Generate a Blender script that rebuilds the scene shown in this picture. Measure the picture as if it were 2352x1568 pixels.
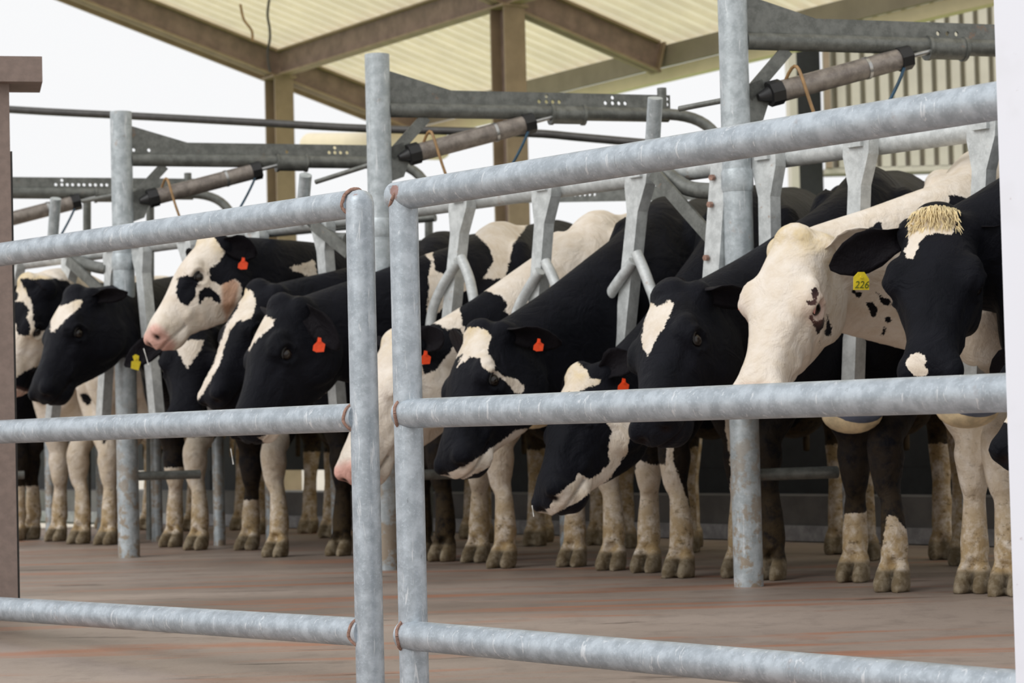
import bpy, bmesh, math, random
import numpy as np
from mathutils import Vector, Matrix

# ------------------------------------------------------------------ clear
for o in list(bpy.data.objects): bpy.data.objects.remove(o)
SC = bpy.context.scene
COL = SC.collection
random.seed(7); np.random.seed(7)

# ------------------------------------------------------------------ camera
W, H, F = 2352.0, 1568.0, 5500.0
CX, CY = W/2, H/2
CAMZ = .55
PITCH = math.atan(201/F)
ROLL = .025
cam_d = bpy.data.cameras.new('camera'); cam = bpy.data.objects.new('camera', cam_d); COL.objects.link(cam)
SC.camera = cam
cam_d.sensor_width = 36.0; cam_d.lens = 36.0*F/W; cam_d.clip_end = 800; cam_d.clip_start = .1
_R = Vector((1, 0, 0)); _U = Vector((0, -math.sin(PITCH), math.cos(PITCH))); FW = Vector((0, math.cos(PITCH), math.sin(PITCH)))
RT = math.cos(ROLL)*_R - math.sin(ROLL)*_U
UP = math.sin(ROLL)*_R + math.cos(ROLL)*_U
m = Matrix.Identity(4)
for i in range(3):
    m[i][0] = RT[i]; m[i][1] = UP[i]; m[i][2] = -FW[i]
m[2][3] = CAMZ
cam.matrix_world = m
cam_d.dof.use_dof = True; cam_d.dof.focus_distance = 5.4; cam_d.dof.aperture_fstop = 9.0
CP = Vector((0, 0, CAMZ))

def P(px, py, Y):
    """the point at depth Y (metres along the ground) that is seen at photo position px, py"""
    d = FW + RT*((px-CX)/F) - UP*((py-CY)/F)
    return CP + d*(Y/d.y)
def proj(p):
    v = Vector(p)-CP; z = v.dot(FW)
    return (CX + F*v.dot(RT)/z, CY - F*v.dot(UP)/z)
def ground(px, py, z=0.0):
    d = FW + RT*((px-CX)/F) - UP*((py-CY)/F)
    return CP + d*((z-CAMZ)/d.z)
def PZ(px, Y, z):
    """point at depth Y and height z in photo column px"""
    X = (px-CX)/F*Y
    for _ in range(4):
        X += (px - proj((X, Y, z))[0])*Y/F
    return Vector((X, Y, z))

# ------------------------------------------------------------------ world, sun, exposure
world = bpy.data.worlds.new('World'); SC.world = world; world.use_nodes = True
wn = world.node_tree.nodes; wl = world.node_tree.links
bg = wn['Background']; bg.inputs['Color'].default_value = (.985, .99, 1.0, 1); bg.inputs['Strength'].default_value = .96
sun_d = bpy.data.lights.new('sun', 'SUN'); sun_d.energy = 1.45; sun_d.angle = math.radians(38); sun_d.color = (1, .98, .95)
sun = bpy.data.objects.new('sun', sun_d); COL.objects.link(sun)
sun.rotation_euler = Vector((.75, .62, -.70)).to_track_quat('-Z', 'Y').to_euler()
vs = SC.view_settings
vs.view_transform = 'Standard'; vs.look = 'None'; vs.exposure = 0.0; vs.gamma = 1; vs.use_curve_mapping = False
try: SC.cycles.max_bounces = 8
except Exception: pass

# ------------------------------------------------------------------ tagging
def tag(o, label=None, cat=None, group=None, kind=None):
    if label: o['label'] = label
    if cat: o['category'] = cat
    if group: o['group'] = group
    if kind: o['kind'] = kind
    return o
def empty(name, loc=(0, 0, 0)):
    o = bpy.data.objects.new(name, None); COL.objects.link(o); o.location = loc; o.empty_display_size = .05
    return o

# ------------------------------------------------------------------ materials
class NT:
    def __init__(s, name):
        s.m = bpy.data.materials.new(name); s.m.use_nodes = True
        s.n = s.m.node_tree.nodes; s.l = s.m.node_tree.links
        s.b = s.n['Principled BSDF']; s.out = s.n['Material Output']
    def node(s, t, **kw):
        nd = s.n.new(t)
        for k, v in kw.items():
            if k in nd.inputs: nd.inputs[k].default_value = v
            else: setattr(nd, k, v)
        return nd
    def link(s, a, b): s.l.new(a, b)
    def val(s, sock, v):
        if hasattr(v, 'links') or isinstance(v, bpy.types.NodeSocket): s.link(v, sock)
        else: sock.default_value = v
    def math(s, op, a, b=0.0, c=None, clamp=False):
        nd = s.n.new('ShaderNodeMath'); nd.operation = op; nd.use_clamp = clamp
        s.val(nd.inputs[0], a); s.val(nd.inputs[1], b)
        if c is not None: s.val(nd.inputs[2], c)
        return nd.outputs[0]
    def mix(s, f, a, b):
        nd = s.n.new('ShaderNodeMix'); nd.data_type = 'RGBA'
        s.val(nd.inputs[0], f)
        for k, v in ((6, a), (7, b)):
            if isinstance(v, bpy.types.NodeSocket): s.link(v, nd.inputs[k])
            else: nd.inputs[k].default_value = (*v, 1) if len(v) == 3 else v
        return nd.outputs[2]
    def pos(s, obj=True):
        t = s.n.new('ShaderNodeTexCoord'); return t.outputs['Object']
    def noise(s, scale, detail=3, rough=.55, vec=None, stretch=None, dist=0.0):
        nd = s.n.new('ShaderNodeTexNoise'); nd.inputs['Scale'].default_value = scale
        nd.inputs['Detail'].default_value = detail; nd.inputs['Roughness'].default_value = rough
        nd.inputs['Distortion'].default_value = dist
        v = vec if vec is not None else s.pos()
        if stretch:
            mp = s.n.new('ShaderNodeMapping'); mp.inputs['Scale'].default_value = stretch; s.link(v, mp.inputs['Vector']); v = mp.outputs[0]
        s.link(v, nd.inputs['Vector'])
        return nd.outputs['Fac']
    def ramp(s, f, a, b):   # smoothstep a..b -> 0..1
        nd = s.n.new('ShaderNodeMapRange'); nd.interpolation_type = 'SMOOTHSTEP'
        s.val(nd.inputs[0], f); nd.inputs[1].default_value = a; nd.inputs[2].default_value = b
        return nd.outputs[0]
    def bump(s, h, strength=.3, dist=.01):
        nd = s.n.new('ShaderNodeBump'); nd.inputs['Strength'].default_value = strength; nd.inputs['Distance'].default_value = dist
        s.link(h, nd.inputs['Height']); s.link(nd.outputs[0], s.b.inputs['Normal'])
    def attr(s, name):
        nd = s.n.new('ShaderNodeAttribute'); nd.attribute_name = name; return nd.outputs['Fac']
    def base(s, c, rough=.5, metal=0.0, spec=.5):
        if isinstance(c, bpy.types.NodeSocket): s.link(c, s.b.inputs['Base Color'])
        else: s.b.inputs['Base Color'].default_value = (*c, 1)
        s.val(s.b.inputs['Roughness'], rough); s.b.inputs['Metallic'].default_value = metal
        s.b.inputs['Specular IOR Level'].default_value = spec
        return s.m

def srgb(r, g, b):
    f = lambda c: (c/255/12.92) if c/255 <= .04045 else ((c/255+.055)/1.055)**2.4
    return (f(r), f(g), f(b))

def galv_material(name, c1, c2, rust=0.0, metal=.55, streak=True, spots=(), dirt_z=None):
    t = NT(name)
    n1 = t.noise(26, 4, .6); n2 = t.noise(140, 2, .6); n3 = t.noise(7, 3, .6)
    col = t.mix(t.ramp(n1, .35, .68), c1, c2)
    col = t.mix(t.math('MULTIPLY', t.ramp(n2, .5, .75), .35), col, tuple(min(1, x*1.25) for x in c2))
    if streak:
        s1 = t.noise(60, 3, .7, stretch=(1, 1, .12), dist=.6)
        s2 = t.noise(22, 4, .65, stretch=(1.8, 1.8, .5), dist=1.2)
        col = t.mix(t.math('MULTIPLY', t.ramp(s1, .60, .68), .45), col, (.86, .88, .9))
        col = t.mix(t.math('MULTIPLY', t.ramp(s2, .66, .74), .45), col, (.16, .17, .18))
    if rust:
        r = t.noise(9, 5, .7); r2 = t.noise(60, 3, .7)
        rr = t.math('MULTIPLY', t.ramp(r, .62, .72), t.ramp(r2, .42, .6))
        col = t.mix(t.math('MULTIPLY', rr, rust), col, srgb(150, 105, 70))
    if dirt_z is not None:
        sx = t.n.new('ShaderNodeSeparateXYZ'); g = t.n.new('ShaderNodeNewGeometry'); t.link(g.outputs['Position'], sx.inputs[0])
        z = t.ramp(sx.outputs[2], dirt_z, 0.0)
        d1 = t.noise(18, 4, .65)
        mud = t.math('MULTIPLY', z, t.ramp(d1, .47, .58))
        col = t.mix(t.math('MULTIPLY', mud, .85), col, srgb(150, 132, 108))
    if spots:
        g = t.n.new('ShaderNodeNewGeometry')
        acc = None
        for (p, r) in spots:
            vd = t.n.new('ShaderNodeVectorMath'); vd.operation = 'DISTANCE'; t.link(g.outputs['Position'], vd.inputs[0]); vd.inputs[1].default_value = p
            e = t.math('ADD', vd.outputs['Value'], t.math('MULTIPLY', t.math('SUBTRACT', n2, .5), .012))
            k = t.ramp(e, r*1.15, r*.8)
            acc = k if acc is None else t.math('MAXIMUM', acc, k)
        col = t.mix(t.math('MULTIPLY', acc, .85), col, srgb(158, 118, 108))
    t.base(col, t.math('MULTIPLY_ADD', n1, .25, .34), metal)
    t.bump(n2, .12, .003)
    return t.m

M = {}
M['post'] = galv_material('stall_galvanised', srgb(158, 166, 170), srgb(186, 194, 198), .5, .35, True, dirt_z=1.0)
M['beam'] = galv_material('weathered_shaded_galvanised', srgb(94, 96, 92), srgb(118, 120, 116), .5, .35, False)  # weathered steel, colour darkened further for the under-lit, backlit arms
M['white_steel'] = galv_material('pale_painted_steel', srgb(178, 182, 182), srgb(204, 208, 208), .75, .1, False, dirt_z=.8)
M['alu'] = galv_material('cylinder_aluminium', srgb(120, 112, 106), srgb(150, 142, 134), 0, .4, False)

def simple(name, c, rough=.5, metal=0., var=.25, scale=20, bump=0.0):
    t = NT(name)
    n = t.noise(scale, 4, .6)
    col = t.mix(t.ramp(n, .3, .7), tuple(x*(1-var) for x in c), tuple(min(1, x*(1+var)) for x in c))
    t.base(col, rough, metal)
    if bump: t.bump(n, bump, .01)
    return t.m
M['black_plastic'] = simple('black_rubber', (.012, .012, .013), .45)
M['rod'] = simple('piston_rod_steel', (.45, .45, .44), .3, .8)
M['weld'] = simple('rusty_weld', srgb(150, 118, 104), .8, 0, .3, 120, .4)
M['yellow_tag'] = simple('yellow_tag_plastic', srgb(218, 196, 40), .45, 0, .1, 80)
M['orange_tag'] = simple('orange_tag_plastic', srgb(236, 74, 24), .45, 0, .1, 80)
M['ink'] = simple('tag_ink', srgb(90, 100, 30), .6)
M['eye'] = simple('cow_eyeball', (.012, .008, .006), .08)
M['brown_steel'] = simple('brown_painted_steel', srgb(128, 112, 104), .6, 0, .1, 40, .1)
M['roof_steel'] = simple('brown_roof_steel', srgb(150, 132, 112), .6, 0, .12, 6)
M['roof_steel_dark'] = simple('mauve_primer_steel', srgb(134, 116, 108), .65, 0, .2, 8)
M['gutter'] = simple('grey_gutter', srgb(140, 132, 120), .6, 0, .1, 4)
M['cream_trim'] = simple('cream_trim', srgb(226, 214, 184), .6, 0, .05, 4)
M['hose_blue'] = simple('blue_hose', srgb(20, 62, 84), .4)
M['hose_tan'] = simple('tan_hose', srgb(150, 118, 78), .4)
M['airline'] = simple('dark_air_pipe', srgb(58, 56, 54), .5)
M['bowl_in'] = simple('blue_grey_bowl', srgb(96, 108, 130), .4, .2)
M['bowl_rim'] = simple('cream_bowl_rim', srgb(214, 196, 160), .5)
M['dark_panel'] = simple('dark_fill_panel', (.012, .013, .013), .7)  # near-black, painted for the shade behind the cows and in the doorway
M['kerb'] = simple('wet_kerb_concrete', srgb(96, 94, 92), .55, 0, .25, 5)
M['kerb_plate'] = simple('kerb_steel_edge', srgb(150, 150, 152), .4, .3)

def white_post_material():
    t = NT('white_painted_post')
    n = t.noise(55, 4, .65); n2 = t.noise(9, 3, .6)
    col = t.mix(t.math('MULTIPLY', t.ramp(n, .68, .76), .5), (.80, .82, .90), srgb(150, 120, 120))
    col = t.mix(t.math('MULTIPLY', t.ramp(n2, .5, .7), .12), col, (.6, .6, .62))
    return t.base(col, .45)
M['white_post'] = white_post_material()

def floor_material():
    t = NT('wet_stained_concrete')
    n1 = t.noise(.7, 5, .6, stretch=(.35, 1.6, 1)); n2 = t.noise(9, 5, .7); n3 = t.noise(2.2, 5, .62, stretch=(.30, 2.4, 1), dist=.5)
    n4 = t.noise(4.5, 5, .7, stretch=(.25, 1.7, 1), dist=.6); n5 = t.noise(60, 3, .6)
    col = t.mix(t.ramp(n1, .35, .65), srgb(136, 122, 112), srgb(162, 147, 136))
    col = t.mix(t.math('MULTIPLY', t.ramp(n2, .45, .75), .4), col, srgb(108, 96, 88))
    col = t.mix(t.math('MULTIPLY', t.ramp(n3, .52, .66), .75), col, srgb(166, 112, 84))
    col = t.mix(t.math('MULTIPLY', t.ramp(n4, .60, .68), .7), col, srgb(74, 62, 54))
    col = t.mix(t.math('MULTIPLY', t.ramp(n5, .60, .75), .25), col, srgb(80, 72, 66))
    t.base(col, t.math('MULTIPLY_ADD', n1, .5, .25), 0)
    t.bump(n2, .25, .01)
    return t.m
M['floor'] = floor_material()

def grass_material():
    t = NT('grass_field'); n = t.noise(1.5, 5, .7)
    return t.base(t.mix(t.ramp(n, .35, .65), srgb(120, 170, 50), srgb(176, 214, 96)), .9)
M['grass'] = grass_material()
M['yard'] = simple('pale_gravel_yard', srgb(206, 198, 182), .9, 0, .12, 3)

def sheet_material(name, c, trans=.5):
    t = NT(name)
    n = t.noise(3, 4, .6); n2 = t.noise(.8, 3, .6)
    col = t.mix(t.ramp(n, .35, .7), tuple(x*.9 for x in c), c)
    t.base(col, .6)
    if trans:
        tr = t.n.new('ShaderNodeBsdfTranslucent'); t.link(col, tr.inputs['Color'])
        mx = t.n.new('ShaderNodeMixShader'); mx.inputs[0].default_value = trans
        t.link(t.b.outputs[0], mx.inputs[1]); t.link(tr.outputs[0], mx.inputs[2]); t.link(mx.outputs[0], t.out.inputs['Surface'])
    return t.m
M['roof_sheet'] = sheet_material('translucent_roof_sheet', srgb(254, 244, 216), .68)
M['wall_sheet'] = sheet_material('pale_wall_sheet', srgb(206, 200, 186), 0)

def cow_material():
    t = NT('holstein_hide')
    n_ed = t.noise(48, 4, .65); n_f = t.noise(230, 3, .6, stretch=(1, 1, .35)); n_b = t.noise(14, 4, .6); n_s = t.noise(5, 3, .6)
    c = t.attr('coat')      # >0 black
    c = t.math('ADD', c, t.math('MULTIPLY', t.math('SUBTRACT', n_ed, .5), 15))
    c = t.math('ADD', c, t.math('MULTIPLY', t.math('SUBTRACT', n_f, .5), 8))
    blk = t.ramp(c, -1.2, 1.2)
    white = t.mix(t.ramp(n_b, .3, .75), srgb(228, 219, 208), srgb(214, 202, 188))
    yel = t.attr('yellow')
    white = t.mix(t.math('MULTIPLY', yel, t.ramp(n_b, .2, .75)), white, srgb(212, 190, 140))
    tan = t.attr('tan')
    white = t.mix(tan, white, srgb(170, 112, 72))
    black = t.mix(t.ramp(n_s, .3, .7), (.0045, .005, .0075), (.0085, .009, .013))
    col = t.mix(blk, white, black)
    dirt = t.attr('dirt')
    n_d = t.noise(22, 5, .7)
    dirt = t.math('MULTIPLY', dirt, t.math('MULTIPLY_ADD', blk, -.82, 1.0))
    d = t.math('MULTIPLY', dirt, t.ramp(n_d, .28, .60))
    col = t.mix(t.math('MULTIPLY', d, .85), col, srgb(158, 130, 80))
    n_g = t.noise(34, 4, .7, stretch=(1, 1, 1.6))
    d2 = t.math('MULTIPLY', dirt, t.ramp(n_g, .55, .68))
    col = t.mix(t.math('MULTIPLY', d2, .7), col, srgb(88, 72, 44))
    pink = t.attr('pink')
    col = t.mix(t.math('MULTIPLY', pink, .85), col, srgb(214, 160, 148))
    hoof = t.attr('hoof')
    hc = t.mix(t.ramp(n_d, .4, .65), srgb(112, 98, 76), srgb(150, 138, 118))
    col = t.mix(hoof, col, hc)
    dark = t.attr('dark')
    col = t.mix(dark, col, (.012, .008, .008))
    t.base(col, .55, 0, .06)
    t.b.inputs['Sheen Weight'].default_value = .02
    t.b.inputs['Sheen Roughness'].default_value = .5
    n_w = t.noise(11, 3, .55, dist=1.5)
    h = t.math('ADD', t.math('MULTIPLY', n_f, .35), t.math('ADD', t.math('MULTIPLY', n_b, 1.2), t.math('MULTIPLY', n_w, 2.2)))
    t.bump(h, .5, .010)
    return t.m
M['cow'] = cow_material()

# ------------------------------------------------------------------ mesh helpers
def link_mesh(name, verts, faces, mat, parent=None, smooth=False, loc=None):
    me = bpy.data.meshes.new(name)
    if loc is not None: verts = [(v[0]-loc[0], v[1]-loc[1], v[2]-loc[2]) for v in verts]
    me.from_pydata([tuple(v) for v in verts], [], faces); me.update()
    bm = bmesh.new(); bm.from_mesh(me); bmesh.ops.recalc_face_normals(bm, faces=bm.faces); bm.to_mesh(me); bm.free()
    if smooth:
        for p in me.polygons: p.use_smooth = True
        try: me.set_sharp_from_angle(angle=math.radians(50))
        except Exception: pass
    me.materials.append(mat)
    o = bpy.data.objects.new(name, me); COL.objects.link(o)
    if loc is not None: o.location = loc
    if parent is not None:
        o.parent = parent
        o.matrix_parent_inverse = Matrix.Translation(parent.location).inverted()
    return o
class MB:
    def __init__(s): s.v = []; s.f = []
    def add(s, vs, fs):
        k = len(s.v); s.v += [tuple(v) for v in vs]; s.f += [tuple(i+k for i in f) for f in fs]; return s
    def box(s, c, sx, sy, sz, ax=None):
        c = Vector(c)
        ax = ax or (Vector((1, 0, 0)), Vector((0, 1, 0)), Vector((0, 0, 1)))
        vs = []
        for k in (-1, 1):
            for j in (-1, 1):
                for i in (-1, 1):
                    vs.append(c + ax[0]*(i*sx/2) + ax[1]*(j*sy/2) + ax[2]*(k*sz/2))
        return s.add(vs, [(0, 1, 3, 2), (4, 6, 7, 5), (0, 4, 5, 1), (2, 3, 7, 6), (0, 2, 6, 4), (1, 5, 7, 3)])
    def bar(s, a, b, w, h, up=Vector((0, 0, 1))):
        """box beam a->b, w across (horizontal), h along up"""
        a = Vector(a); b = Vector(b); d = (b-a); L = d.length; d.normalize()
        x = d.cross(up)
        if x.length < 1e-4: x = Vector((1, 0, 0))
        x.normalize(); u = x.cross(d).normalized()
        return s.box((a+b)/2, L, w, h, (d, x, u))
    def tube(s, pts, r, n=20, cap=True, r2=None):
        pts = [Vector(p) for p in pts]; N = len(pts)
        rad = r if isinstance(r, (list, tuple)) else [r]*N
        t0 = (pts[1]-pts[0]).normalized()
        ref = Vector((0, 0, 1)) if abs(t0.z) < .9 else Vector((1, 0, 0))
        u = t0.cross(ref).normalized(); vs = []
        for i, p in enumerate(pts):
            if i == 0: t = t0
            elif i == N-1: t = (pts[-1]-pts[-2]).normalized()
            else: t = ((pts[i+1]-p).normalized()+(p-pts[i-1]).normalized()).normalized()
            u = (u - t*u.dot(t)).normalized(); w = t.cross(u)
            for k in range(n):
                a = 2*math.pi*k/n
                vs.append(p + u*(math.cos(a)*rad[i]) + w*(math.sin(a)*rad[i]))
        fs = []
        for i in range(N-1):
            for k in range(n):
                fs.append((i*n+k, i*n+(k+1) % n, (i+1)*n+(k+1) % n, (i+1)*n+k))
        if cap:
            fs.append(tuple(range(n))[::-1]); fs.append(tuple((N-1)*n+k for k in range(n)))
        return s.add(vs, fs)
    def prism(s, poly, d):
        """planar polygon (3D points) extruded by +-d/2"""
        d = Vector(d); n = len(poly)
        vs = [Vector(p)-d/2 for p in poly]+[Vector(p)+d/2 for p in poly]
        return s.add(vs, [tuple(range(n))[::-1], tuple(range(n, 2*n))]+[(i, (i+1) % n, n+(i+1) % n, n+i) for i in range(n)])
    def ball(s, c, r, n=16, ax=None):
        c = Vector(c); rx, ry, rz = (r, r, r) if not isinstance(r, (tuple, list)) else r
        ax = ax or (Vector((1, 0, 0)), Vector((0, 1, 0)), Vector((0, 0, 1)))
        vs = [c - ax[2]*rz]; m_ = n//2
        for j in range(1, m_):
            ph = -math.pi/2 + math.pi*j/m_
            for i in range(n):
                th = 2*math.pi*i/n
                vs.append(c + ax[0]*(rx*math.cos(ph)*math.cos(th)) + ax[1]*(ry*math.cos(ph)*math.sin(th)) + ax[2]*(rz*math.sin(ph)))
        vs.append(c + ax[2]*rz); fs = []
        for i in range(n): fs.append((0, 1+(i+1) % n, 1+i))
        for j in range(m_-2):
            for i in range(n):
                a = 1+j*n+i; b = 1+j*n+(i+1) % n
                fs.append((a, b, b+n, a+n))
        top = len(vs)-1; k = 1+(m_-2)*n
        for i in range(n): fs.append((k+i, k+(i+1) % n, top))
        return s.add(vs, fs)
    def build(s, name, mat, parent=None, smooth=False, loc=None):
        return link_mesh(name, s.v, s.f, mat, parent, smooth, loc)
    def holed(s, name, mat, cutters, parent=None, loc=None):
        o = link_mesh(name, s.v, s.f, mat, parent, False, loc)
        cut = link_mesh('cut', cutters.v, cutters.f, mat, None, False)
        md = o.modifiers.new('b', 'BOOLEAN'); md.object = cut; md.operation = 'DIFFERENCE'; md.solver = 'EXACT'
        bpy.context.view_layer.update()
        dg = bpy.context.evaluated_depsgraph_get()
        me = bpy.data.meshes.new_from_object(o.evaluated_get(dg))
        o.modifiers.clear(); o.data = me
        bpy.data.objects.remove(cut)
        return o

def bez(p0, p1, p2, p3, n=12):
    out = []
    for i in range(n+1):
        t = i/n; a = 1-t
        out.append(Vector(p0)*a**3+Vector(p1)*3*a*a*t+Vector(p2)*3*a*t*t+Vector(p3)*t**3)
    return out
def catmull(pts, n=6):
    pts = [Vector(p) for p in pts]; q = [pts[0]*2-pts[1]]+pts+[pts[-1]*2-pts[-2]]; out = []
    for i in range(1, len(q)-2):
        for k in range(n):
            t = k/n; a, b, c, d = q[i-1:i+3]
            out.append(.5*((2*b)+(c-a)*t+(2*a-5*b+4*c-d)*t*t+(3*b-a-3*c+d)*t**3))
    out.append(pts[-1]); return out

# ================================================================== SETTING
FLOOR_BREAK = 7.2
def floor_z(y): return 0.0 if y > FLOOR_BREAK else -.05*(FLOOR_BREAK-y)
def make_floor():
    vs = []; fs = []
    ys = [1.5, 3, 4.5, 6, FLOOR_BREAK, 7.35, 10, 13, 15.2]
    for y in ys:
        for x in (-9, -4, 0, 4, 9): vs.append((x, y, floor_z(y)))
    for j in range(len(ys)-1):
        for i in range(4):
            a = j*5+i; fs.append((a, a+1, a+6, a+5))
    o = link_mesh('floor', vs, fs, M['floor']); tag(o, kind='structure')
make_floor()

ROWD = Vector((math.sin(math.radians(40.4)), -math.cos(math.radians(40.4)), 0))     # along the row of posts, towards the right and near
def row_depth(px): return 9.65*4390/(px+3507)
def row_pt(px, z, dy=0.0):
    Y = row_depth(px)+dy
    return PZ(px, Y, z)

# kerb behind the cows, added dark boards, field
def kerb():
    off = Vector((.6, 3.1, 0))
    a = row_pt(-700, 0)+off; b = row_pt(2900, 0)+off
    n = Vector((-ROWD.y, ROWD.x, 0))
    if n.y < 0: n = -n
    mb = MB(); mb.bar(a+Vector((0, 0, .10)), b+Vector((0, 0, .10)), .35, .22)
    r = mb.build('trim_1', M['kerb']); tag(r, kind='structure')
    mb = MB(); mb.bar(a-n*.19+Vector((0, 0, .04)), b-n*.19+Vector((0, 0, .04)), .02, .07)
    e = mb.build('trim_2', M['kerb_plate']); tag(e, kind='structure')
    # added upright boards, near-black in place of shade among the packed cows
    L = (b-a).length; d = (b-a).normalized()
    t = 0.0; k = 0
    root = empty('shade_wall', a+n*.1)
    tag(root, 'added dark upright boards on the kerb, standing in for shade behind the cows', 'shade boards')
    while t < L-.3:
        w = .62
        px = proj(a+d*(t+w/2))[0]
        c = a+d*(t+w/2)+n*.1+Vector((0, 0, .665))
        mb = MB(); mb.box(c, w, .03, .66, (d, n, Vector((0, 0, 1))))
        mb.build('board', M['dark_panel'], root)
        if k % 3 != 1 or px > 1050:
            c2 = a+d*(t+w/2)+n*.1+Vector((0, 0, .27))
            mb = MB(); mb.box(c2, w+.14, .028, .13, (d, n, Vector((0, 0, 1)))); mb.build('board', M['dark_panel'], root)
        t += w+.05; k += 1
kerb()
def field():
    vs = []; fs = []
    for (x, y) in ((-120, -100), (120, -100), (120, 300), (-120, 300)): vs.append((x, y, -.34))
    o = link_mesh('ground', vs, [(0, 1, 2, 3)], M['yard']); tag(o, kind='structure')
    vs = [(-9, 16.2, -.30), (5, 16.2, -.30), (5, 21, -.30), (-9, 21, -.30)]
    o = link_mesh('grass_patch', vs, [(0, 1, 2, 3)], M['grass'])
    tag(o, 'bright green grass seen between the legs beyond the kerb', 'grass', kind='stuff')
field()

# barn roof ------------------------------------------------------------
RA = P(640, 165, 22.0); RB = P(1165, 35, 18.6)
rd = Vector((RB.x-RA.x, RB.y-RA.y, 0)); RSP = rd.length; rd.normalize()
rs = Vector((-rd.y, rd.x, 0))
if rs.y < 0: rs = -rs
RZ = (RA.z+RB.z)/2 + .0
SLOPE = .30
def RP(t, s, dz=0.0):
    """t along the row of roof posts, s across towards the far eave; dz above rafter underside"""
    return Vector((RA.x, RA.y, 0)) + rd*t + rs*s + Vector((0, 0, RZ - SLOPE*s + dz))
def barn():
    # sheet
    vs = []; fs = []
    ts = []; t = -.25; k = 0
    prof = [(0, 0), (.062, 0), (.078, .045), (.124, .045), (.15, 0)]
    while t < 16:
        for (a, h) in prof[:4]: ts.append((t+a*1.2, h))
        t += .18
    ss = [-4.2, 1.62]
    for s in ss:
        for (tt, h) in ts: vs.append(RP(tt, s, .27+h))
    n = len(ts)
    for i in range(n-1):
        fs.append((i, i+1, n+i+1, n+i))
    o = link_mesh('ceiling', vs, fs, M['roof_sheet']); tag(o, kind='structure')
    # rafters
    lab = ['brown steel rafter at the open left end of the barn roof', 'brown steel rafter crossing over the middle roof column', 'brown steel rafter behind the tall right stall post', 'brown steel rafter at the far right of the roof']
    for i in range(3):
        t = i*RSP
        up = Vector((0, 0, 1))
        mb = MB()
        a = RP(t, -4.2, .12); b = RP(t, 1.42, .12)
        r = empty('roof_rafter', RP(t, 0)); tag(r, lab[i], 'rafter', 'rafters of the barn roof')
        mb.bar(a, b, .02, .26); mb.build('web', M['roof_steel_dark'], r)
        for dz in (0, .24):
            mb = MB(); mb.bar(RP(t, -4.2, dz), RP(t, 1.42, dz), .13, .02); mb.build('flange', M['roof_steel'], r)
        mb = MB(); mb.bar(RP(t, 1.42, .12), RP(t, 1.44, .12), .13, .26); mb.build('end_plate', M['roof_steel'], r)
    # columns
    for i, lb in ((0, 'brown steel column holding the left end of the roof, left of the middle stall post'), (1, 'brown steel column under the roof, behind the middle of the row')):
        p = RP(i*RSP, 0); z1 = p.z
        r = empty('roof_column', (p.x, p.y, 0)); tag(r, lb, 'column', 'columns of the barn roof')
        mb = MB()
        mb.box((p.x, p.y, z1/2-.1), .012, .2, z1+.2, (rs, rd, Vector((0, 0, 1)))); mb.build('web', M['roof_steel_dark'], r)
        for sg in (-1, 1):
            c = Vector((p.x, p.y, z1/2-.1)) + rd*(sg*.10)
            mb = MB(); mb.box(c, .19, .016, z1+.2, (rs, rd, Vector((0, 0, 1)))); mb.build('flange', M['roof_steel'], r)
        mb = MB(); mb.box((p.x, p.y, z1+.0), .24, .26, .02, (rs, rd, Vector((0, 0, 1)))); mb.build('cap_plate', M['roof_steel'], r)
    # longitudinal beams between rafters
    for i, lb in ((0, 'mauve brown roof beam running between the two brown columns'), (1, 'brown roof beam right of the middle column, at the top edge')):
        a = RP(i*RSP+.07, 0, .13); b = RP((i+1)*RSP-.07, 0, .13)
        r = empty('roof_beam', RP(i*RSP, 0)); tag(r, lb, 'beam', 'long beams of the barn roof')
        mb = MB(); mb.bar(a, b, .02, .22); mb.build('web', M['roof_steel_dark'], r)
        for dz in (-.11, .11):
            mb = MB(); mb.bar(a+Vector((0, 0, dz)), b+Vector((0, 0, dz)), .12, .016); mb.build('flange', M['roof_steel'], r)
    # purlin nearer to the camera, top left
    a = RP(.0, -1.9, .2); b = RP(2.2*RSP, -1.9, .2)
    mb = MB(); mb.bar(a, b, .07, .12); o = mb.build('roof_purlin', M['roof_steel']); tag(o, 'thin brown purlin under the roof sheet at the top edge', 'purlin')
    # eave
    a = RP(.0, 1.5, .16); b = RP(3.2*RSP, 1.5, .16)
    mb = MB(); mb.bar(a, b, .04, .17); o = mb.build('eave_beam', M['gutter']); tag(o, 'grey beam along the far eave of the roof', 'beam')
    a = RP(.0, 1.60, .06); b = RP(3.2*RSP, 1.60, .06)
    mb = MB(); mb.bar(a, b, .10, .10); o = mb.build('roof_gutter', M['cream_trim']); tag(o, 'cream gutter along the far eave of the roof', 'gutter')
    # gable trim
    a = RP(-.3, -4.2, .13); b = RP(-.3, 1.7, .13)
    mb = MB(); mb.bar(a, b, .03, .22); o = mb.build('gable_trim', M['roof_steel']); tag(o, 'brown trim board along the open gable edge of the roof', 'trim board')
    # hanging wires
    for (x, y0, x1, y1, lb) in ((617, -40, 618, 165, 'thin dark wire hanging down beside the left roof rafter'),):
        mb = MB(); pts = [P(x+(x1-x)*k/8+3*math.sin(k*1.7), y0+(y1-y0)*k/8, 20.6) for k in range(9)]
        mb.tube(catmull(pts, 3), .012, 6); o = mb.build('wire', M['airline'], None, True); tag(o, lb, 'wire')
    mb = MB(); mb.tube(catmull([P(552, 10, 20), P(560, 45, 20), P(578, 70, 20), P(580, 95, 20)], 4), .012, 6)
    o = mb.build('wire', M['hose_tan'], None, True); tag(o, 'short rusty curved wire by the left roof rafter', 'wire')
    # tan tank or duct beyond the frames
    c0 = P(705, 335, 24); c1 = P(1010, 335, 22)
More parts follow.
